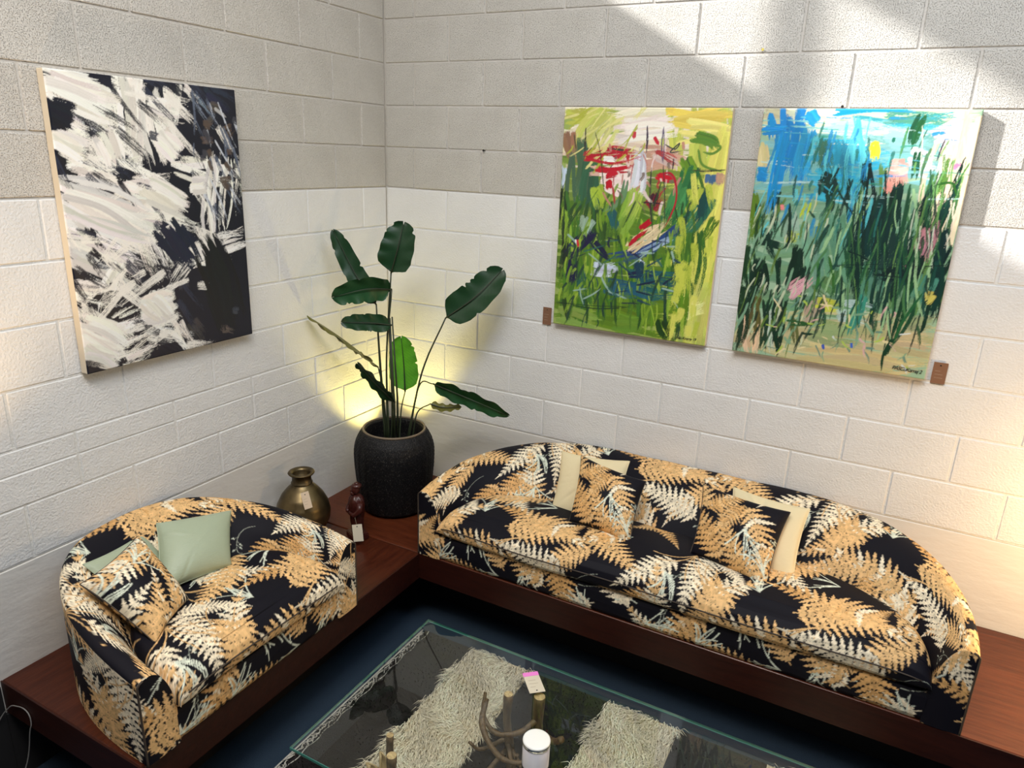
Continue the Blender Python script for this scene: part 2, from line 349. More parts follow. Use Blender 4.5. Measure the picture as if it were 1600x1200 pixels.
# ------------------------------------------------------------------ barrel-back sofas
STEP = .0038
def resample(P, n):
    d = np.r_[0, np.cumsum(np.linalg.norm(np.diff(P, axis=0), axis=1))]; s = np.linspace(0, d[-1], n)
    return np.stack([np.interp(s, d, P[:, i]) for i in range(P.shape[1])], 1), d[-1]
def half_curve(a, A, D, n, m_=160):
    ph = np.linspace(0, PI/2, m_); x = -a + A*(1-np.cos(ph)**(2/n)); d = D*np.sin(ph)**(2/n)
    return x, d
def make_sofa(root, a, A, n, D, aI, AI, DI, h0, h1, uoff, fine_out):
    xo, do = half_curve(a, A, D, n); xi, di = half_curve(aI, AI, DI, 2.1)
    k = 60 if a-A > .02 else 0
    if k:
        t = np.linspace(0, 1, k+2)[1:-1]
        Xo = np.r_[xo, -(a-A)+2*(a-A)*t, -xo[::-1]]; Do = np.r_[do, np.full(k, D), do[::-1]]
        Xi = np.r_[xi, -(aI-AI)+2*(aI-AI)*t, -xi[::-1]]; Di = np.r_[di, np.full(k, DI), di[::-1]]
    else:
        Xo = np.r_[xo, -xo[::-1][1:]]; Do = np.r_[do, do[::-1][1:]]; Xi = np.r_[xi, -xi[::-1][1:]]; Di = np.r_[di, di[::-1][1:]]
    H = h0+(h1-h0)*np.clip(Do/D, 0, 1)**.85
    M_, Lo = resample(np.stack([Xo, Do, Xi, Di, H], 1), 10)
    nn = int(Lo/1.02/STEP*.86)
    M_, Lo = resample(np.stack([Xo, Do, Xi, Di, H], 1), nn)
    O, I, H = M_[:, :2], M_[:, 2:4], M_[:, 4]
    Uo = np.r_[0, np.cumsum(np.linalg.norm(np.diff((O+I)/2, axis=0), axis=1))]
    W_ = np.linalg.norm(I-O, axis=1)
    seat = .215
    # inner face: rim -> seat, gently padded
    m_ = int(.46/STEP); s = np.linspace(0, 1, m_)
    P = np.zeros((m_, nn, 3)); rimw = .035
    wv = s**.80; zt = 1-s**1.45
    pad = .012*np.sin(PI*np.clip(s, 0, 1))**.8
    for j in range(m_):
        wj = rimw+(W_-rimw)*wv[j]; z = seat-.07+(H-seat+.07)*zt[j] + pad[j]*.7
        z = z - .018*(1-s[j])**8*0
        f = (wj/W_)[:, None]; P[j, :, :2] = O*(1-f)+I*f; P[j, :, 2] = z
        cen = np.array([0, -.1]); P[j, :, :2] += (I-O)/W_[:, None]*pad[j]*.5
    # rounded rim
    q = np.linspace(0, PI/2, 9)
    rim = np.stack([np.concatenate([O+(I-O)/W_[:, None]*(rimw*(1-math.cos(t))*.8), (H-.018*(1-math.sin(t)))[:, None]], 1) for t in q])
    P = np.concatenate([rim, P[1:]], 0)
    # soft wrinkles
    P[:, :, 2] += .0018*np.sin(Uo*23+P[:, :, 2]*40)*np.sin(Uo*7)[None, :]
    sl = np.r_[0, np.cumsum(np.linalg.norm(np.diff(P[:, nn//2], axis=0), axis=1))]
    Um = np.broadcast_to(Uo, P.shape[:2]); Vm = np.broadcast_to(-sl[:, None], P.shape[:2])
    grid('barrel_back', P, M_FERN, root, fern(Um+uoff, Vm+.4), flip=True)
    # outer face
    st = 1 if fine_out else 5
    idx = np.arange(0, nn, st) if not fine_out else np.arange(0, int(nn*.52), 1)
    def outer(idx, rows, nm):
        zz = np.linspace(0, 1, rows); Q = np.zeros((rows, len(idx), 3)); Q[:, :, :2] = O[idx][None]; Q[:, :, 2] = (H[idx]-.018)[None]*zz[:, None]
        U2 = np.broadcast_to(Uo[idx], Q.shape[:2]); grid(nm, Q, M_FERN, root, fern(U2+uoff+.3, Q[:, :, 2]+.1), flip=True)
    outer(idx, int(h1/STEP) if fine_out else 20, 'outside_panel')
    if fine_out: outer(np.arange(int(nn*.52)-1, nn, 6), 18, 'outside_panel')
    # arm fronts
    for e, sg in ((0, -1), (nn-1, 1)):
        rows = int(h0/STEP); c_ = 36; t = np.linspace(0, 1, c_)
        inn = np.array([(aI, 0), (aI, seat-.075)]+[(abs(q[0]), q[2]) for q in P[9:, e][::-1]]); out = np.array([(a, 0), (a, H[e]-.018)]+[(abs(q[0]), q[2]) for q in rim[1:, e]])
        inn, _ = resample(inn, rows); out, _ = resample(out, rows)
        Q = np.zeros((rows, c_, 3)); Q[:, :, 0] = sg*(out[:, :1]*(1-t)+inn[:, :1]*t); Q[:, :, 2] = out[:, 1:]*(1-t)+inn[:, 1:]*t
        xout, zs = out[:, 0], out[:, 1]
        Q[:, :, 1] = -.004*np.sin(PI*t)[None, :]**.5*np.linspace(1, 0, rows)[:, None]**.5
        grid('arm_front', Q, M_FERN, root, fern(Q[:, :, 0]+uoff, Q[:, :, 2]+.2), flip=(sg < 0))
        V, F = tubevf([(sg*xout[r], -.001, zs[r]) for r in range(0, rows, 3)], .0035, 6)
        mesh('piping', V, F, M_PIPE, root, True)
    # base rail
    nx = int(2*aI/STEP); prof = [(.012, 0), (.000, .02), (-.004, .06), (-.002, .10), (.004, .118), (.05, .126)]
    pr_, L3 = resample(np.array(prof), int(.19/STEP)); x = np.linspace(-aI-.004, aI+.004, nx)
    Q = np.zeros((len(pr_), nx, 3)); Q[:, :, 0] = x; Q[:, :, 1] = pr_[:, :1]; Q[:, :, 2] = pr_[:, 1:]
    v = np.linspace(0, L3, len(pr_))
    grid('base_rail', Q, M_FERN, root, fern(Q[:, :, 0]+uoff, np.broadcast_to(v[:, None], Q.shape[:2])+.72), flip=False)
    V, F = boxvf(-a*.9, a*.9, .05, DI+.02, .0, .12); mesh('seat_deck', V, F, M_DARK, root)
    # seat cushion: one long bench cushion
    aC, DC = aI+.008, DI+.035
    prof = [(.03, .122), (-.004, .128), (-.024, .150), (-.030, .178), (-.022, .210), (.0, .232), (.035, .247)]
    prof += [(y, .247+.022*math.sin(PI*min(1, y/DC))**.7) for y in np.linspace(.06, DC-.03, 14)] + [(DC-.008, .238), (DC, .205), (DC, .16)]
    pr_, L3 = resample(np.array(prof), int(.66/STEP)); nx = int(2*aC/STEP); u = np.linspace(-1, 1, nx)
    Q = np.zeros((len(pr_), nx, 3)); dd = np.clip(pr_[:, 0]/DC, 0, 1)
    hw = aC-AI*(1-np.clip(1-dd**2.4, 0, 1)**(1/2.4))*.80
    e = np.clip(1-np.abs(u)**26, 0, 1)**.5
    Q[:, :, 0] = hw[:, None]*u; Q[:, :, 1] = pr_[:, :1]
    zb = .150; Q[:, :, 2] = zb+(pr_[:, 1:]-zb)*e[None, :]
    Q[:, :, 2] += .0035*np.sin(Q[:, :, 0]*9+1)*np.sin(Q[:, :, 1]*14) + .002*np.sin(Q[:, :, 0]*31+Q[:, :, 1]*18)*np.clip(Q[:, :, 1]*8, 0, 1)
    Q[:, :, 1] += .006*np.sin(Q[:, :, 0]*7+2)*(pr_[:, :1] < .02)
    v = np.linspace(0, L3, len(pr_))
    sc_ = grid('seat_cushion', Q, M_FERN, root, fern(Q[:, :, 0]+uoff+.55, np.broadcast_to(v[:, None], Q.shape[:2])+.05))
    for j, rr in ((int(len(pr_)*.035), 0), (int(len(pr_)*.155), 1)):
        V, F = tubevf([tuple(Q[j, i]+np.array([0, -.001, .001])) for i in range(8, nx-8, 8)], .0026, 6); mesh('piping', V, F, M_PIPE, sc_, True)
M_PIPE = mat('black_gold_piping', (.05, .035, .025), .6)
sofa = thing('barrel_sofa', 'long black sofa with gold fern print below the two green paintings', 'sofa', (1.846, -.760, PZ+.002))
make_sofa(sofa, 1.103, .70, 2.25, .745, .985, .72, .37, .322, .425, 0.0, False)
love = thing('barrel_loveseat', 'short black loveseat with gold fern print and rounded back below the black and white painting', 'loveseat', (.762, -1.708, PZ+.002), PI/2)
make_sofa(love, .482, .47, 2.3, .745, .365, .34, .37, .300, .425, .37, True)

# ------------------------------------------------------------------ cushions (four corners in the world, top-left, top-right, bottom-right, bottom-left)
def cushion(name, label, cat, cs, th, m_, pattern=None, group=None, wr_=1.0, seed=0):
    if pattern is not None:      # cut the cover where the print is fullest
        g_ = np.linspace(-.15, .15, 40); A_, B_ = np.meshgrid(g_, g_)
        cand = [np.random.RandomState(seed*7+k).uniform(0, 1.2, 2) for k in range(30)]
        pattern = tuple(max(cand, key=lambda q: (lambda F_: -abs((F_.sum(2) > .2).mean()-.72))(fern(A_+q[0], B_+q[1]))))
    c = [np.array(v, float) for v in cs]; n = 92 if pattern is not None else 56
    u = np.linspace(-1, 1, n); U, V = np.meshgrid(u, u); rr = np.random.RandomState(seed)
    pin = 1-.075*(1-V**2); pin2 = 1-.075*(1-U**2); Uc = U*pin; Vc = V*pin2
    a = (Uc+1)/2; b = (Vc+1)/2
    P = c[0]*((1-a)*(1-b))[..., None]+c[1]*(a*(1-b))[..., None]+c[2]*(a*b)[..., None]+c[3]*((1-a)*b)[..., None]
    nrm = np.cross(c[1]-c[0], c[3]-c[0]); nrm /= np.linalg.norm(nrm)
    if nrm @ (CAM-sum(c)/4) < 0: nrm = -nrm
    bul = th*(np.clip(1-U**2, 0, 1)*np.clip(1-V**2, 0, 1))**.40
    wk = np.zeros_like(U)
    for k in range(7):
        ex, ey = rr.uniform(-1, 1, 2); an = math.atan2(ey, ex)+rr.uniform(-.4, .4); t = (U-ex)*math.sin(an)-(V-ey)*math.cos(an)
        wk += np.exp(-(t/.05)**2)*np.exp(-((U-ex)**2+(V-ey)**2)/.18)*rr.uniform(-1, 1)
    wk *= .009*wr_*(np.clip(1-U**2, 0, 1)*np.clip(1-V**2, 0, 1))**.3
    s = (np.linalg.norm(c[1]-c[0])+np.linalg.norm(c[3]-c[0]))/4
    front = P+nrm*(bul+wk)[..., None]; back = P-nrm*(bul*.8)[..., None]
    o = bpy.data.objects.new(name, None); C.objects.link(o); o.location = tuple(sum(c)/4); tag(o, label, cat, group)
    off = np.array(o.location)
    col = fern(U*s+pattern[0], V*s+pattern[1]) if pattern is not None else None
    fl_ = np.cross(c[1]-c[0], c[3]-c[0]) @ nrm < 0
    grid('cushion_front', front-off, m_, o, col, flip=fl_)
    st = back[::4, ::4] if n % 4 == 1 else back[np.r_[0:n-1:4, n-1]][:, np.r_[0:n-1:4, n-1]]
    col = fern(U*s+pattern[0]+.5, V*s+pattern[1]) if pattern is not None else None
    grid('cushion_back', back-off, m_, o, col, flip=not fl_)
    ring = [P[0, i] for i in range(0, n, 3)]+[P[i, -1] for i in range(0, n, 3)]+[P[-1, i] for i in range(n-1, -1, -3)]+[P[i, 0] for i in range(n-1, -1, -3)]
    Vt, Ft = tubevf([tuple(p_-off) for p_ in ring], .0022, 5)
    mesh('seam', Vt, Ft, M_PIPE if pattern is not None else m_, o, True)
    return o
M_SAGE = mat('sage_green_satin', (.40, .45, .32), .5, sheen_weight=.0) if False else mat('sage_green_satin', (.36, .42, .30), .48)
_n = noise(M_SAGE, 60, 3, .5, stretch=(1, 1, 6)); bump(M_SAGE, _n.outputs[0], .0012)
M_IVORY = mat('cream_cotton', (.72, .61, .38), .75)
_n = noise(M_IVORY, 40, 3, .5); bump(M_IVORY, _n.outputs[0], .0015)
cushion('cushion', 'cream cushion behind the fern cushion at the left half of the long sofa', 'cushion', [(1.238, -.285, .885), (1.575, -.285, .915), (1.60, -.46, .665), (1.272, -.455, .650)], .046, M_IVORY, seed=3)
cushion('throw_cushion', 'black fern print cushion on the left half of the long sofa', 'cushion', [(1.362, -.345, .915), (1.685, -.375, .878), (1.700, -.575, .668), (1.412, -.565, .690)], .070, M_FERN, (.15, .30), seed=4)
cushion('cushion', 'cream cushion behind the fern cushion at the middle of the long sofa', 'cushion', [(2.035, -.245, .890), (2.350, -.275, .885), (2.348, -.500, .655), (2.055, -.455, .665)], .046, M_IVORY, seed=5)
cushion('throw_cushion', 'black fern print cushion on the right of the two fern ones on the long sofa', 'cushion', [(1.925, -.345, .915), (2.285, -.360, .890), (2.262, -.605, .660), (1.948, -.545, .690)], .070, M_FERN, (.62, .78), seed=6)
cushion('cushion', 'plain sage green cushion standing against the back of the loveseat', 'cushion', [(.200, -1.690, .850), (.275, -1.405, .800), (.432, -1.560, .672), (.385, -1.845, .690)], .070, M_SAGE, seed=8)
cushion('cushion', 'sage green cushion mostly hidden behind the fern cushion on the loveseat', 'cushion', [(.235, -1.995, .845), (.150, -1.715, .805), (.33, -1.70, .665), (.42, -1.95, .680)], .038, M_SAGE, seed=9)
cushion('throw_cushion', 'black fern print cushion tipped on the left seat of the loveseat before a sage cushion', 'cushion', [(.275, -1.815, .880), (.50, -1.805, .690), (.600, -2.01, .680), (.345, -2.075, .850)], .074, M_FERN, (.35, .12), seed=10)

# ------------------------------------------------------------------ paintings
PW, PH, PT = .75, 1.0, .04
DRYK = [1.0]
def stroke1(img, P, w_, col, dry, al, rs):
    Hh, Ww = img.shape[:2]
    K = np.array(curve(P, 24))
    d = np.r_[0, np.cumsum(np.linalg.norm(np.diff(K, axis=0), axis=1))]; Ls = d[-1]+1e-6
    ns = int(Ls*1.6)+4; nt = int(w_*1.6)+3; s = np.linspace(0, 1, ns)*Ls
    X = np.interp(s, d, K[:, 0]); Y = np.interp(s, d, K[:, 1]); tx = np.gradient(X); ty = np.gradient(Y); nl = np.hypot(tx, ty)+1e-6
    t = np.linspace(-.5, .5, nt); f = np.linspace(0, 1, ns)[:, None]
    br = rs.rand(nt); br = np.convolve(np.pad(br, 2, mode='edge'), [.2, .6, .2], 'same')[2:-2]
    br = (br-br.min())/(np.ptp(br)+1e-6)
    j0 = rs.uniform(-.02, .13, nt); j1 = rs.uniform(-.02, .22+.25*dry, nt)
    k_ = rs.rand(ns//14+3, nt); r_ = np.arange(ns)/14; i_ = r_.astype(int); fine = k_[i_]*(1-(r_-i_))[:, None]+k_[i_+1]*(r_-i_)[:, None]
    load = .45*br[None, :]+.40*fine+.15*rs.rand(ns, nt)
    env = np.minimum(1, np.minimum(f/.10+.35, (1-f)/.30+.12)) if w_ < 15 else np.ones((ns, 1))
    rnd = np.sqrt(np.clip(1-(2*t)**2, 0, 1))*.10
    thr = dry*(.45+.7*f)+.20*np.clip((np.abs(t)[None, :]-.40)/.10, 0, 1)
    msk = (load > thr) & (np.abs(t)[None, :] < .5*env) & (f > (j0-rnd+.06)[None, :]) & (f < 1-(j1-rnd+.06)[None, :])
    px = (X[:, None]-ty[:, None]/nl[:, None]*t*w_).astype(int); py = (Y[:, None]+tx[:, None]/nl[:, None]*t*w_).astype(int)
    ok = msk & (px >= 0) & (px < Ww) & (py >= 0) & (py < Hh)
    sh = .84+.24*(.5*br[None, :]+.5*fine); c = lin(col)[None, None, :]*sh[..., None]
    img[py[ok], px[ok], :3] = img[py[ok], px[ok], :3]*(1-al)+np.clip(c[ok], 0, .88)*al
    img[py[ok], px[ok], 3] = .2+.8*(.6*br[None, :]+.4*fine)[ok]
def stroke(img, pts, wd, col, dry, al, rs):
    """one sweep of a loaded brush: a bundle of overlapping narrower passes"""
    Hh, Ww = img.shape[:2]
    P = [np.array([x*Ww, y*Ww*PH/PW]) for x, y in pts]; w_ = wd*Ww
    L_ = sum(np.linalg.norm(P[i+1]-P[i]) for i in range(len(P)-1))
    if w_ < 16: return stroke1(img, P if len(P) > 2 else [P[0], (P[0]+P[1])/2+rs.uniform(-.05, .05, 2)*L_, P[1]], w_, col, dry, al, rs)
    sw = min(max(w_*.34, 9), 17); k = int(max(3, 1.75*w_/sw))
    for i in range(k):
        o = (i/(k-1)-.5)*.72*w_+rs.uniform(-.08, .08)*w_
        dr = (P[-1]-P[0])/(np.linalg.norm(P[-1]-P[0])+1e-6); nv = np.array([-dr[1], dr[0]]); sh = dr*rs.uniform(-.16, .16)*min(L_, 2*w_)
        an = rs.uniform(-.13, .13); Q = []
        ctr = sum(P)/len(P); ca, sa = math.cos(an), math.sin(an)
        for q in P: v = q-ctr; Q.append(ctr+np.array([ca*v[0]-sa*v[1], sa*v[0]+ca*v[1]])+nv*o+sh)
        Q = Q if len(Q) > 2 else [Q[0], (Q[0]+Q[1])/2+nv*rs.uniform(-.10, .10)*L_, Q[1]]
        cc = np.clip(np.array(col, float)*(1+rs.uniform(-.10, .06))+rs.uniform(-4, 4, 3), 0, 255)
        stroke1(img, Q, sw*rs.uniform(.8, 1.35), cc, min(.95, dry*DRYK[0]+rs.uniform(-.02, .16)), al, rs)
M_CANV = colmat('acrylic_paint_on_canvas', .38, .5)
M_EDGE = mat('raw_canvas_edge', (.68, .60, .47), .8)
def painting(label, base, strokes, origin, along, seed, extras=(), dryk=1.0):
    DRYK[0] = dryk
    rs = np.random.RandomState(seed); Ww, Hh = 600, 800
    img = np.zeros((Hh, Ww, 4), np.float32); img[..., :3] = lin(base); img[..., 3] = .3
    for (pts, wd, col, dry, al) in strokes: stroke(img, pts, wd, col, dry, al, rs)
    for (n_, u0, u1, v0, v1, ang, da, l0, l1, w0, w1, cols, d0) in extras:
        for _ in range(n_):
            x = rs.uniform(u0, u1); y = rs.uniform(v0, v1); a = ang+rs.uniform(-da, da)+(x-.6)*(-.5 if ang > 1 else 0); ll = rs.uniform(l0, l1); dx, dy = math.cos(a)*ll/2, math.sin(a)*ll/2*.75
            stroke1(img, [np.array([(x-dx)*Ww, (y-dy)*Hh]), np.array([(x+rs.uniform(-.012, .012))*Ww, y*Hh]), np.array([(x+dx)*Ww, (y+dy)*Hh])], rs.uniform(w0, w1)*Ww, cols[rs.randint(len(cols))], rs.uniform(d0*.6, d0), .92, rs)
    if extras:
        for (pts, wd, col, dry, al) in strokes:
            if dryk > 1:
                if dry <= .12 and wd > .06: stroke(img, pts, wd*.92, col, .16, al, rs)
            elif wd < .065 and ((col[0]-col[1] > 28 and col[0] > 140) or (col[2]-col[0] > 90) or wd < .016 or min(col[:2]) > 205): stroke(img, pts, wd*.62, col, min(.6, dry+.15), al, rs)
    im = img.reshape(Hh//2, 2, Ww//2, 2, 4).mean((1, 3)); ny, nx = im.shape[:2]
    root = thing('painting', label, 'painting', origin, 0 if along == 'x' else PI/2)
    V, F = boxvf(0, PW, -PT+.0015, -.003, -PH, 0, .002); mesh('canvas_edge', V, F, M_EDGE, root)
    P = np.zeros((ny, nx, 3)); P[:, :, 0] = np.linspace(.0, PW, nx); P[:, :, 2] = -np.linspace(.0, PH, ny)[:, None]
    P[:, :, 1] = -PT-.0012*im[..., 3]; P[0, :, 1] = P[-1, :, 1] = P[:, 0, 1] = P[:, -1, 1] = -PT+.003
    grid('canvas_front', P, M_CANV, root, im[..., :3], flip=True)
    for b in [(.02, PW-.02, -.0045, -.0005, -.05, -.01)]: V, F = boxvf(*b); mesh('stretcher_bar', V, F, M_EDGE, root)
    return root
LEAVES = [["top", [0.363, -0.444, 1.66], [0.397, -0.437, 1.775], [0.404, -0.399, 1.889], 0.165, 5, "dark"], ["right", [0.585, -0.305, 1.447], [0.708, -0.241, 1.554], [0.801, -0.147, 1.681], 0.165, 20, "dark"], ["lefttall", [0.304, -0.486, 1.507], [0.2, -0.506, 1.641], [0.097, -0.537, 1.845], 0.1, -20, "dark"], ["horiz", [0.365, -0.443, 1.583], [0.307, -0.563, 1.593], [0.199, -0.664, 1.559], 0.13, 15, "mid"], ["small", [0.362, -0.444, 1.406], [0.298, -0.545, 1.428], [0.23, -0.648, 1.438], 0.09, -30, "dark"], ["narrow", [0.3, -0.476, 1.188], [0.179, -0.573, 1.311], [0.024, -0.654, 1.438], 0.1, 70, "olive"], ["bright", [0.364, -0.341, 1.035], [0.347, -0.327, 1.174], [0.331, -0.325, 1.309], 0.15, 0, "bright"], ["lowleft", [0.39, -0.463, 1.016], [0.338, -0.546, 1.126], [0.289, -0.617, 1.236], 0.09, 35, "dark"], ["lowright", [0.55, -0.357, 1.115], [0.738, -0.338, 1.071], [0.926, -0.262, 0.996], 0.11, -25, "mid"], ["curl", [0.53, -0.356, 1.005], [0.588, -0.338, 0.994], [0.679, -0.301, 1.002], 0.05, 60, "olive"]]
STEMS = [[[0.363, -0.444, 1.66], [0.332, -0.449, 1.233], [0.325, -0.441, 0.782]], [[0.585, -0.305, 1.447], [0.484, -0.358, 1.17], [0.413, -0.395, 0.786]], [[0.304, -0.486, 1.507], [0.307, -0.473, 1.234], [0.326, -0.463, 0.79]], [[0.365, -0.443, 1.583], [0.338, -0.457, 1.236], [0.349, -0.462, 0.795]], [[0.308, -0.484, 1.406], [0.316, -0.468, 1.101], [0.331, -0.449, 0.786]], [[0.3, -0.476, 1.188], [0.318, -0.467, 1.067], [0.319, -0.444, 0.782]], [[0.364, -0.341, 1.035], [0.364, -0.375, 0.947], [0.378, -0.413, 0.784]], [[0.39, -0.463, 1.016], [0.372, -0.461, 0.957], [0.352, -0.449, 0.791]], [[0.55, -0.357, 1.115], [0.487, -0.39, 1.102], [0.437, -0.416, 0.799]], [[0.53, -0.356, 1.005], [0.472, -0.386, 0.954], [0.449, -0.399, 0.795]]]
PA=[
 ([(0.505,0.515),(0.625,0.659)],0.203,(20,30,55),0.1,1),
 ([(0.746,0.597),(0.864,0.916)],0.250,(8,16,26),0,1),
 ([(0.397,-0.009),(0.392,0.299)],0.172,(238,234,226),0.35,1),
 ([(0.177,0.099),(0.186,0.28)],0.172,(200,200,205),0.75,1),
 ([(0.005,0.036),(0.304,0.102)],0.172,(238,234,226),0.05,1),
 ([(0.015,0.018),(0.239,0.058)],0.109,(238,234,226),0.05,1),
 ([(0.125,0.083),(0.347,0.199)],0.141,(238,234,226),0.45,1),
 ([(0.378,0.011),(0.356,0.279)],0.094,(238,234,226),0.35,1),
 ([(0.513,0.042),(0.545,0.257)],0.188,(238,234,226),0.2,1),
 ([(0.634,0.004),(0.558,0.173)],0.094,(238,234,226),0.4,1),
 ([(0.474,0.084),(0.705,0.104)],0.094,(238,234,226),0.5,1),
 ([(0.523,0.184),(0.614,0.246)],0.125,(238,234,226),0.1,1),
 ([(-0.005,0.121),(0.094,0.144)],0.117,(10,14,32),0.05,1),
 ([(0.015,0.253),(0.039,0.347)],0.109,(10,14,32),0.3,1),
 ([(0.194,0.001),(0.323,0.029)],0.078,(10,14,32),0.5,1),
 ([(0.01,0.211),(0.148,0.256)],0.086,(238,234,226),0.05,1),
 ([(0.23,0.192),(0.273,0.279)],0.141,(238,234,226),0.05,1),
 ([(0.083,0.168),(0.187,0.193)],0.062,(238,234,226),0.6,1),
 ([(0.047,0.29),(0.409,0.289)],0.094,(238,234,226),0.35,1),
 ([(0.121,0.328),(0.528,0.363)],0.109,(238,234,226),0.25,1),
 ([(0.259,0.321),(0.362,0.335)],0.070,(10,14,32),0.25,1),
 ([(0.413,0.362),(0.612,0.442)],0.172,(238,234,226),0.05,1),
 ([(0.269,0.39),(0.518,0.428)],0.156,(238,234,226),0.15,1),
 ([(0.008,0.394),(0.406,0.51)],0.234,(228,225,222),0.12,1),
 ([(-0.005,0.461),(0.356,0.615)],0.234,(230,228,225),0.15,1),
 ([(0.012,0.55),(0.277,0.707)],0.172,(220,218,216),0.3,1),
 ([(0.374,0.509),(0.471,0.737)],0.125,(238,234,226),0.6,1),
 ([(0.105,0.495),(0.177,0.581)],0.047,(10,14,32),0.6,1),
 ([(0.105,0.576),(0.182,0.634)],0.039,(10,14,32),0.5,1),
 ([(0.028,0.651),(0.113,0.69)],0.047,(10,14,32),0.6,1),
 ([(0.413,0.468),(0.752,0.551)],0.094,(238,234,226),0.55,1),
 ([(0.451,0.534),(0.65,0.614)],0.141,(15,26,48),0.2,1),
 ([(0.591,0.289),(0.999,0.335)],0.094,(238,234,226),0.35,1),
 ([(0.667,0.366),(0.759,0.367)],0.094,(238,234,226),0.1,1),
 ([(0.682,0.388),(0.762,0.481)],0.078,(10,14,32),0.5,1),
 ([(0.768,0.436),(0.737,0.527)],0.078,(238,234,226),0.6,1),
 ([(0.823,0.243),(0.774,0.707)],0.053,(238,234,226),0.15,1),
 ([(0.923,0.265),(0.836,0.579)],0.041,(238,234,226),0.4,1),
 ([(0.986,0.276),(0.936,0.512)],0.047,(238,234,226),0.75,1),
 ([(0.592,0.633),(1.001,0.577)],0.086,(238,234,226),0.35,1),
 ([(0.625,0.659),(0.983,0.638)],0.047,(238,234,226),0.7,1),
 ([(0.317,0.81),(0.495,0.809)],0.133,(238,234,226),0.0,1),
 ([(0.364,0.771),(0.453,0.85)],0.125,(238,234,226),0.1,1),
 ([(0.227,0.637),(0.1,0.805)],0.055,(238,234,226),0.35,1),
 ([(0.259,0.629),(0.174,0.771)],0.031,(238,234,226),0.6,1),
 ([(0.005,0.7),(0.299,0.769)],0.109,(238,234,226),0.65,1),
 ([(-0.004,0.75),(0.082,0.867)],0.094,(238,234,226),0.7,1),
 ([(0.101,0.763),(0.316,0.766)],0.094,(10,14,32),0.5,1),
 ([(-0.003,0.823),(0.176,0.936)],0.203,(238,234,226),0.03,1),
 ([(0.014,0.921),(0.16,0.984)],0.109,(238,234,226),0.05,1),
 ([(0.178,0.837),(0.427,0.801)],0.094,(238,234,226),0.75,1),
 ([(0.185,0.882),(0.525,0.848)],0.094,(238,234,226),0.8,1),
 ([(0.188,0.961),(0.514,0.918)],0.141,(238,234,226),0.8,1),
 ([(0.344,0.894),(0.584,0.94)],0.109,(238,234,226),0.6,1),
 ([(0.484,0.878),(0.576,1.0)],0.094,(238,234,226),0.5,1),
 ([(0.228,1.001),(0.368,0.955)],0.078,(238,234,226),0.8,1),
 ([(0.588,-0.023),(0.679,0.043)],0.078,(10,14,32),0.5,1),
 ([(0.684,0.011),(0.814,0.1)],0.047,(238,234,226),0.75,1),
 ([(0.732,0.04),(0.957,0.184)],0.047,(110,125,140),0.8,1),
 ([(0.826,0.013),(0.991,0.07)],0.094,(30,40,60),0.5,1),
 ([(0.819,0.067),(0.892,0.086)],0.047,(95,80,72),0.4,0.7),
 ([(0.88,0.175),(0.963,0.139)],0.053,(92,74,62),0.4,0.7),
 ([(0.764,0.2),(0.839,0.193)],0.044,(95,80,72),0.4,0.6),
 ([(0.79,0.144),(0.85,0.109)],0.038,(85,80,80),0.4,0.6),
 ([(0.855,0.076),(0.927,0.106)],0.019,(190,190,190),0.3,0.8),
 ([(0.591,0.892),(0.673,0.99)],0.094,(70,66,66),0.6,0.6),
 ([(0.778,0.943),(0.857,0.966)],0.047,(110,95,90),0.6,0.6),
 ([(0.561,0.723),(0.574,0.759)],0.062,(60,64,78),0.5,0.5),
 ([(0.869,0.872),(0.91,0.883)],0.034,(80,85,100),0.3,0.5),
]
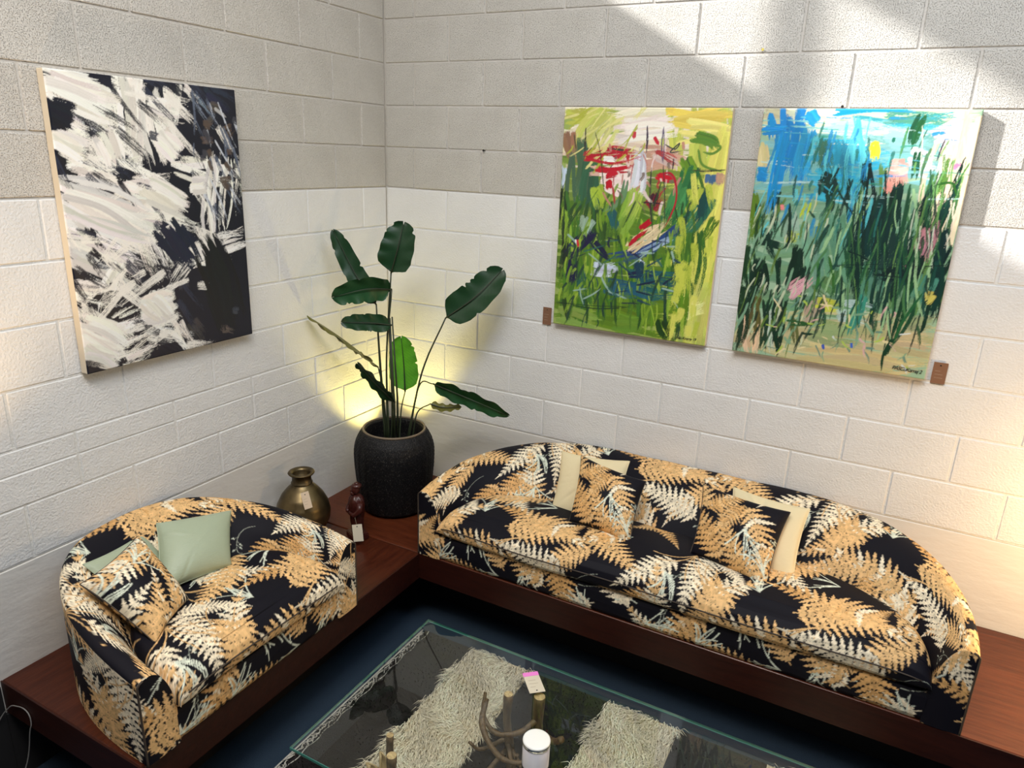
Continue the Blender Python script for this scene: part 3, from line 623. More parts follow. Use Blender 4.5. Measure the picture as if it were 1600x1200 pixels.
PB=[
 ([(-0.009,0.049),(0.992,0.044)],0.271,(238,228,205),0,1),
 ([(0.017,0.199),(0.99,0.178)],0.271,(228,214,190),0.05,1),
 ([(0.834,0.009),(0.907,1.002)],0.471,(196,204,92),0,1),
 ([(-0.021,0.345),(0.81,0.363)],0.371,(118,142,60),0,1),
 ([(-0.006,0.583),(0.82,0.613)],0.429,(86,122,32),0,1),
 ([(0.01,0.832),(0.829,0.867)],0.429,(96,134,30),0,1),
 ([(0.021,0.039),(0.348,0.028)],0.086,(186,190,84),0.4,1),
 ([(0.261,0.028),(0.079,0.198)],0.129,(192,198,100),0.35,1),
 ([(0.337,0.057),(0.23,0.165)],0.100,(205,205,130),0.4,1),
 ([(0.655,0.036),(0.996,0.031)],0.114,(232,206,96),0.05,1),
 ([(0.743,0.091),(1.003,0.106)],0.157,(236,224,130),0.15,1),
 ([(0.371,0.104),(0.66,0.073)],0.157,(240,228,218),0.1,1),
 ([(0.962,0.088),(0.926,0.585)],0.114,(226,222,110),0.1,1),
 ([(0.97,0.443),(0.939,0.749)],0.114,(214,214,96),0.15,1),
 ([(0.937,0.739),(0.934,0.988)],0.214,(200,206,104),0.1,1),
 ([(0.858,0.864),(0.963,0.81)],0.086,(226,226,150),0.4,1),
 ([(0.035,0.118),(0.065,0.218)],0.086,(150,108,84),0.15,1),
 ([(0.139,0.166),(0.083,0.238)],0.086,(140,112,84),0.4,1),
 ([(0.021,0.26),(0.02,0.354)],0.037,(190,205,225),0.2,1),
 ([(0.123,0.167),(0.119,0.403)],0.157,(72,104,78),0.2,1),
 ([(0.199,0.245),(0.179,0.463)],0.129,(48,94,66),0.25,1),
 ([(0.02,0.354),(0.026,0.761)],0.071,(22,46,28),0.2,1),
 ([(0.557,0.694),(0.615,0.9)],0.047,(96,138,30),0.6361392482090671,1),
 ([(0.65,0.447),(0.625,0.537)],0.032,(34,84,76),0.45230316681790605,1),
 ([(0.087,0.476),(0.085,0.676)],0.024,(70,120,30),0.3638416849432153,1),
 ([(0.659,0.394),(0.643,0.564)],0.017,(96,138,30),0.38378255299804714,1),
 ([(0.219,0.85),(0.204,1.014)],0.056,(34,84,76),0.37266746741824147,1),
 ([(0.794,0.415),(0.81,0.632)],0.018,(70,120,30),0.3663824228518982,1),
 ([(0.119,0.382),(0.131,0.512)],0.017,(60,110,40),0.32640898022043086,1),
 ([(0.31,0.492),(0.291,0.685)],0.036,(46,86,34),0.322800371814316,1),
 ([(0.787,0.335),(0.836,0.515)],0.018,(70,120,30),0.44647379033674417,1),
 ([(0.479,0.341),(0.454,0.43)],0.055,(34,84,76),0.34760822282951,1),
 ([(0.239,0.761),(0.247,0.926)],0.053,(140,176,56),0.6102412058795981,1),
 ([(0.112,0.733),(0.156,0.952)],0.019,(122,160,48),0.3833933572195188,1),
 ([(0.445,0.513),(0.429,0.621)],0.045,(122,160,48),0.42498014773716275,1),
 ([(0.271,0.431),(0.239,0.529)],0.045,(30,66,34),0.3646117857698465,1),
 ([(0.066,0.867),(0.059,1.019)],0.027,(60,110,40),0.6305182047194506,1),
 ([(0.4,0.545),(0.44,0.636)],0.018,(30,66,34),0.4336741174412646,1),
 ([(0.212,0.85),(0.18,1.016)],0.053,(70,120,30),0.34265224387890353,1),
 ([(0.369,0.412),(0.364,0.622)],0.035,(46,86,34),0.6904030278986524,1),
 ([(0.402,0.578),(0.413,0.775)],0.029,(70,120,30),0.6607441876724551,1),
 ([(0.119,0.772),(0.092,0.955)],0.055,(60,110,40),0.372048118976168,1),
 ([(0.435,0.589),(0.447,0.758)],0.020,(60,110,40),0.5778386997803577,1),
 ([(0.592,0.701),(0.62,0.841)],0.028,(30,66,34),0.40594337811990816,1),
 ([(0.84,0.659),(0.854,0.887)],0.024,(96,138,30),0.4897215382665124,1),
 ([(0.653,0.483),(0.643,0.606)],0.037,(60,110,40),0.43915380321107994,1),
 ([(0.574,0.691),(0.579,0.907)],0.051,(30,66,34),0.6904488753207763,1),
 ([(0.808,0.566),(0.796,0.727)],0.051,(30,66,34),0.4131432792288827,1),
 ([(0.082,0.694),(0.097,0.852)],0.055,(70,120,30),0.421066438030413,1),
 ([(0.507,0.763),(0.559,0.889)],0.025,(30,66,34),0.5496287275854261,1),
 ([(0.178,0.734),(0.201,0.852)],0.057,(34,84,76),0.36629819290084537,1),
 ([(0.73,0.378),(0.753,0.594)],0.039,(70,120,30),0.4861320655080671,1),
 ([(0.346,0.644),(0.331,0.826)],0.053,(96,138,30),0.4402081531446449,1),
 ([(0.828,0.729),(0.869,0.944)],0.039,(96,138,30),0.5199731725858572,1),
 ([(0.263,0.49),(0.313,0.65)],0.029,(60,110,40),0.6274087999140017,1),
 ([(0.39,0.745),(0.389,0.937)],0.023,(70,120,30),0.5255436553866604,1),
 ([(0.84,0.784),(0.847,0.965)],0.053,(96,138,30),0.45274152787899474,1),
 ([(0.314,0.806),(0.306,0.986)],0.052,(70,120,30),0.47168035635853933,1),
 ([(0.821,0.553),(0.854,0.703)],0.032,(46,86,34),0.5383239912806466,1),
 ([(0.259,0.845),(0.257,1.011)],0.030,(140,176,56),0.4967018870399729,1),
 ([(0.259,0.581),(0.272,0.687)],0.035,(140,176,56),0.31599060231955733,1),
 ([(0.123,0.547),(0.134,0.709)],0.027,(30,66,34),0.6127628953360407,1),
 ([(0.214,0.478),(0.262,0.585)],0.029,(30,66,34),0.5072876234199899,1),
 ([(0.76,0.748),(0.742,0.976)],0.022,(140,176,56),0.5133991679788449,1),
 ([(0.293,0.489),(0.298,0.654)],0.032,(46,86,34),0.3145715653980855,1),
 ([(0.228,0.572),(0.278,0.8)],0.039,(96,138,30),0.47186821335072116,1),
 ([(0.697,0.611),(0.754,0.794)],0.043,(70,120,30),0.4902878892179301,1),
 ([(0.604,0.68),(0.622,0.904)],0.047,(140,176,56),0.6345114529228998,1),
 ([(0.597,0.538),(0.63,0.662)],0.054,(46,86,34),0.3661797597360986,1),
 ([(0.626,0.764),(0.651,0.995)],0.034,(96,138,30),0.3273677251715489,1),
 ([(0.225,0.762),(0.252,0.98)],0.018,(70,120,30),0.6914743961951273,1),
 ([(0.853,0.651),(0.888,0.739)],0.026,(122,160,48),0.5849773463453248,1),
 ([(0.118,0.496),(0.093,0.728)],0.042,(70,120,30),0.6208221619164345,1),
 ([(0.055,0.459),(0.075,0.631)],0.047,(140,176,56),0.3230244981381396,1),
 ([(0.518,0.698),(0.502,0.925)],0.034,(60,110,40),0.5741905766732025,1),
 ([(0.425,0.509),(0.475,0.689)],0.023,(140,176,56),0.360443683173204,1),
 ([(0.55,0.577),(0.574,0.798)],0.042,(140,176,56),0.325274454211221,1),
 ([(0.23,0.768),(0.28,0.901)],0.049,(60,110,40),0.48133529048190377,1),
 ([(0.33,0.405),(0.316,0.492)],0.040,(96,138,30),0.3364713098507669,1),
 ([(0.121,0.651),(0.159,0.776)],0.036,(60,110,40),0.3430295401706206,1),
 ([(0.469,0.6),(0.509,0.742)],0.055,(70,120,30),0.57244502244713,1),
 ([(0.188,0.404),(0.216,0.635)],0.050,(46,86,34),0.5805958259844703,1),
 ([(0.354,0.76),(0.4,0.892)],0.045,(70,120,30),0.4512555543673795,1),
 ([(0.614,0.501),(0.635,0.626)],0.056,(60,110,40),0.5069964856992679,1),
 ([(0.522,0.612),(0.529,0.811)],0.021,(96,138,30),0.3745366966796145,1),
 ([(0.18,0.593),(0.207,0.828)],0.031,(70,120,30),0.48807462543412017,1),
 ([(0.763,0.618),(0.774,0.765)],0.021,(46,86,34),0.5613447015256912,1),
 ([(0.083,0.801),(0.087,1.018)],0.039,(122,160,48),0.41097266321905224,1),
 ([(0.141,0.492),(0.141,0.615)],0.018,(60,110,40),0.4264259574948014,1),
 ([(0.041,0.364),(0.077,0.516)],0.023,(60,110,40),0.4164402677234361,1),
 ([(0.599,0.685),(0.578,0.798)],0.018,(34,84,76),0.5625876995271544,1),
 ([(0.563,0.781),(0.596,0.979)],0.025,(60,110,40),0.4132572831716497,1),
 ([(0.237,0.244),(0.532,0.256)],0.186,(214,172,156),0.3,1),
 ([(0.526,0.207),(0.759,0.202)],0.143,(196,152,132),0.4,1),
 ([(0.273,0.304),(0.526,0.325)],0.157,(236,216,210),0.25,1),
 ([(0.494,0.179),(0.501,0.356)],0.086,(214,214,224),0.25,1),
 ([(0.28,0.223),(0.354,0.223)],0.051,(245,240,232),0.1,1),
 ([(0.593,0.187),(0.737,0.231)],0.071,(210,190,180),0.4,1),
 ([(0.474,0.377),(0.4,0.515)],0.157,(126,164,60),0.25,1),
 ([(0.5,0.346),(0.44,0.471)],0.086,(165,190,80),0.4,1),
 ([(0.246,0.345),(0.301,0.436)],0.086,(160,186,60),0.4,1),
 ([(0.155,0.178),(0.48,0.177)],0.017,(52,62,56),0.2,1),
 ([(0.15,0.204),(0.511,0.2)],0.049,(180,20,44),0.35,1),
 ([(0.592,0.177),(0.737,0.231)],0.034,(170,60,60),0.5,1),
 ([(0.224,0.267),(0.459,0.248)],0.037,(190,14,40),0.15,1),
 ([(0.301,0.284),(0.375,0.278)],0.037,(190,14,40),0.3,1),
 ([(0.318,0.307),(0.319,0.345)],0.037,(186,10,34),0.05,1),
 ([(0.605,0.277),(0.687,0.267),(0.729,0.317),(0.733,0.396),(0.684,0.498)],0.016,(176,20,44),0.05,1),
 ([(0.612,0.279),(0.711,0.291)],0.040,(190,10,36),0.1,1),
 ([(0.453,0.099),(0.451,0.13)],0.023,(196,60,70),0.2,1),
 ([(0.573,0.119),(0.605,0.152)],0.020,(196,30,54),0.1,1),
 ([(0.407,0.171),(0.429,0.239)],0.023,(180,30,50),0.3,1),
 ([(0.58,0.413),(0.657,0.349)],0.086,(150,30,50),0.5,1),
 ([(0.615,0.351),(0.596,0.422)],0.043,(60,20,40),0.6,1),
 ([(0.479,0.616),(0.688,0.478)],0.063,(226,206,166),0.35,1),
 ([(0.534,0.507),(0.602,0.472)],0.043,(180,10,36),0.1,1),
 ([(0.476,0.59),(0.586,0.514)],0.034,(184,16,44),0.15,1),
 ([(0.526,0.074),(0.535,0.188)],0.007,(50,30,60),0,1),
 ([(0.623,0.078),(0.642,0.243)],0.007,(90,80,110),0.1,1),
 ([(0.147,0.087),(0.15,0.196)],0.006,(50,40,40),0,1),
 ([(0.209,0.106),(0.25,0.194),(0.295,0.374)],0.006,(60,60,40),0,1),
 ([(0.073,0.117),(0.094,0.187)],0.007,(60,70,40),0,1),
 ([(0.636,0.148),(0.7,0.167),(0.724,0.142),(0.675,0.18),(0.744,0.172)],0.007,(40,46,60),0,1),
 ([(0.699,0.203),(0.697,0.256)],0.007,(40,30,40),0,1),
 ([(0.534,0.395),(0.677,0.398)],0.007,(40,30,40),0.1,1),
 ([(0.573,0.245),(0.616,0.523)],0.006,(60,50,50),0,1),
 ([(0.641,0.233),(0.684,0.498)],0.006,(60,50,50),0,1),
 ([(0.429,0.303),(0.402,0.39),(0.294,0.447)],0.037,(104,136,100),0.3,1),
 ([(0.355,0.444),(0.386,0.526)],0.057,(34,96,96),0.3,1),
 ([(0.805,0.113),(0.905,0.13),(0.943,0.163)],0.054,(86,128,44),0.15,1),
 ([(0.856,0.144),(0.954,0.151),(0.914,0.18),(0.847,0.172)],0.014,(96,136,50),0.1,1),
 ([(0.833,0.163),(0.869,0.227),(0.99,0.252)],0.014,(96,136,50),0.1,1),
 ([(0.791,0.192),(0.879,0.369)],0.049,(58,98,40),0.3,1),
 ([(0.759,0.202),(0.83,0.314)],0.057,(110,150,40),0.35,1),
 ([(0.927,0.263),(0.927,0.3)],0.080,(66,102,138),0.35,1),
 ([(0.972,0.261),(0.974,0.308)],0.043,(190,150,120),0.3,1),
 ([(1.001,0.242),(0.793,0.25)],0.006,(60,60,40),0,1),
 ([(0.821,0.257),(0.691,0.498)],0.129,(42,104,58),0.3,1),
 ([(0.763,0.316),(0.714,0.456)],0.100,(70,140,80),0.5,1),
 ([(0.93,0.358),(0.733,0.598)],0.100,(56,118,84),0.4,1),
 ([(0.886,0.331),(0.891,0.447)],0.071,(22,72,70),0.3,1),
 ([(0.833,0.51),(0.848,0.8)],0.086,(70,120,40),0.45,1),
 ([(0.897,0.486),(0.89,0.796)],0.057,(50,96,36),0.5,1),
 ([(0.97,0.443),(0.91,0.565)],0.043,(70,110,30),0.6,1),
 ([(0.773,0.483),(0.603,0.597),(0.37,0.667)],0.063,(36,66,126),0.4,1),
 ([(0.725,0.537),(0.534,0.633)],0.037,(150,175,200),0.5,1),
 ([(0.264,0.708),(0.405,0.708)],0.086,(200,212,232),0.35,1),
 ([(0.256,0.539),(0.099,0.665)],0.071,(20,24,62),0.3,1),
 ([(0.117,0.686),(0.108,0.789)],0.071,(20,26,60),0.35,1),
 ([(0.229,0.579),(0.37,0.667)],0.029,(22,26,64),0.15,1),
 ([(0.197,0.484),(0.17,0.55)],0.100,(150,178,158),0.5,1),
 ([(0.138,0.584),(0.147,0.617)],0.023,(200,30,50),0.1,1),
 ([(0.125,0.583),(0.13,0.6)],0.011,(240,230,230),0.1,1),
 ([(0.517,0.743),(0.84,0.747)],0.157,(26,88,96),0.5,1),
 ([(0.351,0.79),(0.674,0.805)],0.071,(28,84,110),0.6,1),
 ([(0.483,0.713),(0.662,0.709)],0.037,(20,30,70),0.4,1),
 ([(0.551,0.653),(0.598,0.671)],0.037,(190,205,225),0.5,1),
 ([(0.551,0.653),(0.576,0.738)],0.071,(20,60,80),0.5,1),
 ([(0.052,0.946),(0.321,0.977)],0.114,(134,166,74),0.3,1),
 ([(0.431,0.954),(0.603,0.958)],0.129,(110,152,48),0.2,1),
 ([(0.717,0.901),(0.789,0.994)],0.086,(30,62,20),0.3,1),
 ([(0.064,0.874),(0.122,0.975)],0.029,(40,70,30),0.3,1),
 ([(0.211,0.837),(0.24,0.986)],0.017,(40,80,30),0.3,1),
 ([(0.417,0.818),(0.441,0.976)],0.017,(40,80,30),0.3,1),
 ([(0.014,0.891),(0.561,0.861)],0.007,(20,50,30),0.2,1),
 ([(0.587,0.825),(0.576,0.984)],0.017,(40,80,30),0.3,1),
]
PC=[
 ([(0.003,0.031),(0.991,0.029)],0.225,(214,222,190),0,1),
 ([(0.005,0.198),(0.979,0.168)],0.275,(120,176,176),0.0,1),
 ([(0.015,0.411),(0.982,0.377)],0.325,(116,160,134),0.0,1),
 ([(0.018,0.677),(0.992,0.623)],0.375,(110,150,116),0.0,1),
 ([(0.003,0.931),(0.998,0.858)],0.325,(186,182,136),0.0,1),
 ([(0.925,0.03),(0.91,0.46)],0.188,(232,214,186),0.1,1),
 ([(0.001,0.021),(0.118,0.03)],0.088,(192,188,152),0.05,1),
 ([(0.245,0.038),(0.373,0.037)],0.100,(240,236,192),0.1,1),
 ([(0.008,0.134),(0.04,0.239)],0.062,(206,196,140),0.3,1),
 ([(0.035,0.02),(0.066,0.112)],0.035,(18,140,204),0.05,1),
 ([(0.012,0.082),(0.134,0.08)],0.050,(20,140,206),0.1,1),
 ([(0.161,0.009),(0.169,0.265)],0.125,(22,132,202),0.2,1),
 ([(0.228,0.018),(0.275,0.058)],0.062,(24,150,206),0.15,1),
 ([(0.121,0.081),(0.098,0.407)],0.050,(22,138,204),0.1,1),
 ([(0.014,0.25),(0.072,0.259)],0.062,(24,140,206),0.3,1),
 ([(0.255,0.088),(0.241,0.294)],0.088,(42,150,202),0.35,1),
 ([(0.355,0.009),(0.718,0.008)],0.043,(12,150,208),0.1,1),
 ([(0.464,0.055),(0.902,0.026)],0.075,(62,172,184),0.4,1),
 ([(0.582,0.034),(0.93,0.048)],0.050,(80,150,130),0.6,1),
 ([(0.315,0.067),(0.62,0.101)],0.088,(168,212,210),0.5,1),
 ([(0.287,0.189),(0.614,0.189)],0.212,(44,160,192),0.35,1),
 ([(0.309,0.301),(0.564,0.3)],0.125,(56,168,196),0.3,1),
 ([(0.46,0.036),(0.51,0.343)],0.050,(90,190,205),0.5,1),
 ([(0.403,0.125),(0.435,0.347)],0.075,(40,130,160),0.5,1),
 ([(0.62,0.101),(0.808,0.107)],0.113,(150,205,205),0.5,1),
 ([(0.831,0.106),(0.964,0.057)],0.113,(236,208,214),0.35,1),
 ([(0.916,0.132),(0.961,0.235)],0.138,(240,212,200),0.3,1),
 ([(0.956,0.02),(0.98,0.32)],0.075,(242,226,186),0.1,1),
 ([(0.804,0.088),(0.865,0.082)],0.018,(60,150,210),0.2,1),
 ([(0.928,0.189),(0.947,0.197)],0.037,(220,130,170),0.2,1),
 ([(0.731,0.176),(0.854,0.21)],0.125,(200,210,210),0.5,1),
 ([(0.557,0.117),(0.579,0.182)],0.045,(214,216,52),0.35,1),
 ([(0.306,0.353),(0.278,0.418)],0.062,(170,186,60),0.5,1),
 ([(0.21,0.486),(0.279,0.492)],0.075,(170,190,80),0.5,1),
 ([(0.335,0.436),(0.362,0.713)],0.150,(112,158,132),0.4,1),
 ([(0.434,0.409),(0.509,0.72)],0.150,(92,142,114),0.4,1),
 ([(0.194,0.401),(0.227,0.507)],0.100,(140,170,150),0.5,1),
 ([(0.647,0.581),(0.657,0.749)],0.138,(78,134,110),0.4,1),
 ([(0.428,0.642),(0.518,0.698)],0.138,(84,122,76),0.5,1),
 ([(0.325,0.117),(0.372,0.258)],0.075,(60,110,90),0.55,1),
 ([(0.314,0.127),(0.308,0.229)],0.030,(60,110,90),0.5,1),
 ([(0.34,0.259),(0.418,0.297)],0.070,(16,52,46),0.2,1),
 ([(0.389,0.308),(0.398,0.39)],0.037,(18,54,46),0.3,1),
 ([(0.425,0.296),(0.535,0.403)],0.011,(16,50,44),0.1,1),
 ([(0.343,0.238),(0.341,0.331)],0.018,(16,52,46),0.2,1),
 ([(0.415,0.215),(0.383,0.278)],0.010,(16,52,46),0.2,1),
 ([(0.917,0.502),(0.875,0.657)],0.013,(90,130,70),0.18350756746674116,1),
 ([(0.514,0.426),(0.578,0.683)],0.014,(60,104,60),0.12434674338410466,1),
 ([(0.919,0.4),(0.867,0.53)],0.019,(10,36,36),0.32608025774363664,1),
 ([(1.024,0.486),(0.961,0.654)],0.024,(12,44,38),0.474294488046363,1),
 ([(0.506,0.359),(0.543,0.489)],0.016,(12,44,38),0.11916042642423524,1),
 ([(0.937,0.349),(0.901,0.584)],0.025,(16,54,46),0.17175457684913253,1),
 ([(0.763,0.354),(0.761,0.571)],0.010,(30,76,50),0.4163196328520191,1),
 ([(0.581,0.634),(0.619,0.789)],0.010,(90,130,70),0.18576390333458265,1),
 ([(0.498,0.426),(0.557,0.639)],0.019,(60,104,60),0.30892649777263187,1),
 ([(0.518,0.193),(0.57,0.449)],0.022,(16,54,46),0.32178600762989173,1),
 ([(0.557,0.369),(0.611,0.634)],0.014,(60,104,60),0.22515039781531077,1),
 ([(0.533,0.274),(0.567,0.439)],0.010,(60,104,60),0.4871078597813332,1),
 ([(0.839,0.307),(0.816,0.515)],0.013,(90,130,70),0.1799415761118565,1),
 ([(0.648,0.396),(0.656,0.536)],0.017,(30,76,50),0.25194576010798575,1),
 ([(0.875,0.226),(0.833,0.394)],0.026,(16,54,46),0.32989157148694687,1),
 ([(0.757,0.498),(0.768,0.743)],0.027,(90,130,70),0.11887881070726132,1),
 ([(0.689,0.217),(0.706,0.481)],0.019,(30,76,50),0.12637155147327378,1),
 ([(0.56,0.295),(0.605,0.539)],0.014,(12,44,38),0.3169559173696868,1),
 ([(0.865,0.253),(0.82,0.394)],0.027,(30,76,50),0.27438203054606364,1),
 ([(0.68,0.628),(0.69,0.757)],0.019,(16,54,46),0.24496449590082478,1),
 ([(0.633,0.208),(0.654,0.432)],0.024,(90,130,70),0.49317466347008054,1),
 ([(0.644,0.427),(0.675,0.666)],0.011,(60,104,60),0.41791027912335776,1),
 ([(0.53,0.291),(0.591,0.58)],0.017,(60,104,60),0.16861069333977907,1),
 ([(0.534,0.511),(0.576,0.664)],0.018,(60,104,60),0.33840620220188744,1),
 ([(0.572,0.537),(0.617,0.739)],0.010,(12,44,38),0.11314824792436276,1),
 ([(0.798,0.344),(0.801,0.625)],0.016,(16,54,46),0.18053073071552728,1),
 ([(0.922,0.311),(0.883,0.522)],0.023,(16,54,46),0.2466599325888481,1),
 ([(0.954,0.483),(0.922,0.727)],0.026,(12,44,38),0.3472616806458727,1),
 ([(0.677,0.229),(0.698,0.497)],0.018,(12,44,38),0.13750769844518917,1),
 ([(0.736,0.517),(0.738,0.693)],0.026,(30,76,50),0.29086015427977907,1),
 ([(0.763,0.451),(0.748,0.591)],0.012,(90,130,70),0.10403285057407118,1),
 ([(0.788,0.459),(0.772,0.616)],0.016,(30,76,50),0.371171769580392,1),
 ([(0.828,0.395),(0.812,0.608)],0.019,(90,130,70),0.25964186921641164,1),
 ([(1.037,0.45),(0.997,0.739)],0.022,(90,130,70),0.12445267002796681,1),
 ([(0.553,0.324),(0.612,0.621)],0.009,(10,36,36),0.18271498168758207,1),
 ([(0.605,0.194),(0.639,0.452)],0.020,(90,130,70),0.265241978486754,1),
 ([(0.965,0.162),(0.925,0.44)],0.013,(12,44,38),0.40135739173987817,1),
 ([(0.887,0.516),(0.88,0.805)],0.022,(90,130,70),0.3422940153210786,1),
 ([(0.809,0.429),(0.783,0.568)],0.011,(30,76,50),0.48986591036820737,1),
 ([(0.794,0.405),(0.767,0.528)],0.016,(16,54,46),0.40032054082481106,1),
 ([(0.755,0.266),(0.755,0.507)],0.015,(30,76,50),0.1435618395898345,1),
 ([(0.868,0.385),(0.852,0.636)],0.016,(12,44,38),0.18508331863241514,1),
 ([(0.638,0.299),(0.664,0.533)],0.026,(16,54,46),0.13066974768879258,1),
 ([(0.691,0.263),(0.704,0.5)],0.019,(90,130,70),0.4321079839465942,1),
 ([(0.989,0.474),(0.94,0.673)],0.017,(10,36,36),0.3384891924403111,1),
 ([(0.628,0.416),(0.642,0.554)],0.025,(30,76,50),0.17489366359059555,1),
 ([(0.471,0.255),(0.53,0.478)],0.020,(16,54,46),0.27353163120234947,1),
 ([(0.633,0.22),(0.662,0.481)],0.015,(12,44,38),0.12455684826464108,1),
 ([(0.775,0.471),(0.793,0.77)],0.015,(60,104,60),0.35807253236809233,1),
 ([(0.966,0.263),(0.922,0.504)],0.025,(60,104,60),0.43596406609057325,1),
 ([(0.508,0.52),(0.555,0.664)],0.015,(30,76,50),0.3462928556216248,1),
 ([(0.561,0.48),(0.618,0.741)],0.024,(16,54,46),0.3852397677113344,1),
 ([(1.027,0.535),(0.981,0.774)],0.027,(12,44,38),0.24613473446036027,1),
 ([(0.914,0.291),(0.868,0.469)],0.012,(90,130,70),0.4951480053154572,1),
 ([(0.878,0.247),(0.861,0.533)],0.017,(12,44,38),0.14701948458062575,1),
 ([(0.805,0.325),(0.798,0.568)],0.018,(30,76,50),0.47801157755382684,1),
 ([(0.542,0.484),(0.603,0.742)],0.014,(12,44,38),0.42381874763671645,1),
 ([(1.058,0.501),(0.987,0.661)],0.015,(16,54,46),0.21623696358719952,1),
 ([(0.776,0.437),(0.785,0.704)],0.020,(30,76,50),0.2632409463433817,1),
 ([(0.967,0.23),(0.911,0.424)],0.013,(16,54,46),0.208423831064092,1),
 ([(0.846,0.209),(0.835,0.498)],0.019,(60,104,60),0.49385657960150076,1),
 ([(0.77,0.305),(0.779,0.593)],0.010,(30,76,50),0.15160657707089198,1),
 ([(0.567,0.57),(0.604,0.721)],0.024,(12,44,38),0.2003414856264889,1),
 ([(0.734,0.349),(0.737,0.564)],0.010,(16,54,46),0.1775351493784859,1),
 ([(0.889,0.206),(0.851,0.415)],0.027,(10,36,36),0.48190150809043353,1),
 ([(0.879,0.438),(0.837,0.571)],0.016,(10,36,36),0.27387815374182045,1),
 ([(0.847,0.526),(0.84,0.769)],0.021,(12,44,38),0.18623864359801803,1),
 ([(0.735,0.447),(0.754,0.719)],0.024,(60,104,60),0.46614222496200974,1),
 ([(0.735,0.56),(0.758,0.825)],0.025,(16,54,46),0.22119112843548427,1),
 ([(0.631,0.579),(0.652,0.718)],0.016,(60,104,60),0.26856608745648314,1),
 ([(0.643,0.413),(0.66,0.587)],0.021,(12,44,38),0.4077073310888547,1),
 ([(0.866,0.212),(0.841,0.452)],0.009,(60,104,60),0.4541309659170444,1),
 ([(0.553,0.187),(0.6,0.455)],0.027,(10,36,36),0.2832461748609999,1),
 ([(0.719,0.252),(0.715,0.437)],0.020,(12,44,38),0.17392118517276028,1),
 ([(0.704,0.282),(0.719,0.538)],0.016,(16,54,46),0.16079153506095523,1),
 ([(0.577,0.36),(0.594,0.565)],0.088,(12,46,44),0.35,1),
 ([(0.645,0.336),(0.68,0.62)],0.113,(12,46,44),0.35,1),
 ([(0.782,0.469),(0.766,0.675)],0.150,(26,58,52),0.4,1),
 ([(0.675,0.246),(0.714,0.433)],0.062,(14,50,40),0.35,1),
 ([(0.885,0.403),(0.837,0.556)],0.088,(196,134,146),0.15,0.8),
 ([(0.958,0.418),(0.933,0.618)],0.037,(12,44,44),0.15,1),
 ([(0.826,0.506),(0.837,0.668)],0.100,(12,40,38),0.4,1),
 ([(0.712,0.596),(0.892,0.592)],0.075,(10,34,36),0.5,1),
 ([(0.744,0.023),(0.728,0.137)],0.035,(30,92,56),0.1,1),
 ([(0.766,0.151),(0.759,0.252)],0.028,(26,84,56),0.2,1),
 ([(0.697,0.061),(0.684,0.177)],0.011,(80,140,90),0.2,1),
 ([(0.865,0.105),(0.848,0.182)],0.007,(50,60,70),0,1),
 ([(0.814,0.135),(0.79,0.232)],0.013,(90,130,90),0.2,1),
 ([(0.9,0.161),(0.875,0.306)],0.028,(90,140,60),0.4,1),
 ([(0.988,0.182),(0.945,0.264)],0.007,(70,130,60),0.1,1),
 ([(0.866,0.262),(0.932,0.255),(0.965,0.301)],0.013,(40,90,30),0.1,1),
 ([(0.644,0.101),(0.643,0.12)],0.015,(30,110,90),0.1,1),
 ([(0.686,0.187),(0.691,0.265)],0.088,(238,168,154),0.35,1),
 ([(0.659,0.256),(0.656,0.301)],0.037,(238,160,146),0.3,1),
 ([(0.727,0.215),(0.67,0.226)],0.037,(244,190,174),0.5,1),
 ([(0.16,0.366),(0.167,0.39)],0.025,(226,130,130),0.2,1),
 ([(0.014,0.325),(0.041,0.519)],0.055,(90,120,30),0.25,1),
 ([(0.042,0.367),(0.07,0.561)],0.030,(30,66,30),0.4,1),
 ([(0.131,0.32),(0.145,0.512)],0.033,(20,56,40),0.35,1),
 ([(0.2,0.359),(0.225,0.507),(0.181,0.553)],0.015,(14,46,34),0.1,1),
 ([(0.213,0.248),(0.22,0.358)],0.011,(40,90,90),0.2,1),
 ([(0.305,0.385),(0.344,0.414)],0.013,(30,70,50),0.1,1),
 ([(0.09,0.516),(0.186,0.542)],0.050,(14,46,34),0.3,1),
 ([(0.096,0.472),(0.175,0.597)],0.037,(14,46,34),0.4,1),
 ([(0.016,0.543),(0.044,0.743)],0.050,(26,60,34),0.3,1),
 ([(0.092,0.604),(0.105,0.759)],0.075,(10,40,28),0.25,1),
 ([(0.185,0.575),(0.21,0.749)],0.033,(14,46,30),0.3,1),
 ([(0.287,0.535),(0.263,0.7)],0.075,(12,44,30),0.35,1),
 ([(0.314,0.608),(0.254,0.723)],0.050,(12,44,30),0.45,1),
 ([(0.39,0.581),(0.401,0.709)],0.018,(50,110,50),0.2,1),
 ([(0.437,0.556),(0.497,0.722)],0.015,(50,100,40),0.3,1),
 ([(0.267,0.722),(0.362,0.647)],0.075,(212,160,170),0.55,1),
 ([(0.394,0.742),(0.4,0.841)],0.075,(180,160,140),0.5,1),
 ([(0.423,0.751),(0.541,0.75)],0.062,(190,196,70),0.5,1),
 ([(0.533,0.772),(0.688,0.777)],0.125,(170,196,190),0.6,1),
 ([(0.417,0.861),(0.656,0.867)],0.138,(140,160,110),0.5,1),
 ([(0.387,0.988),(0.971,0.951)],0.125,(204,190,140),0.15,1),
 ([(0.805,0.86),(0.998,0.858)],0.113,(196,180,140),0.3,1),
 ([(0.861,0.78),(0.98,0.777)],0.075,(150,160,120),0.4,1),
 ([(0.079,0.819),(0.116,1.0)],0.075,(224,192,156),0.1,1),
 ([(0.185,0.808),(0.221,0.987)],0.050,(190,205,190),0.3,1),
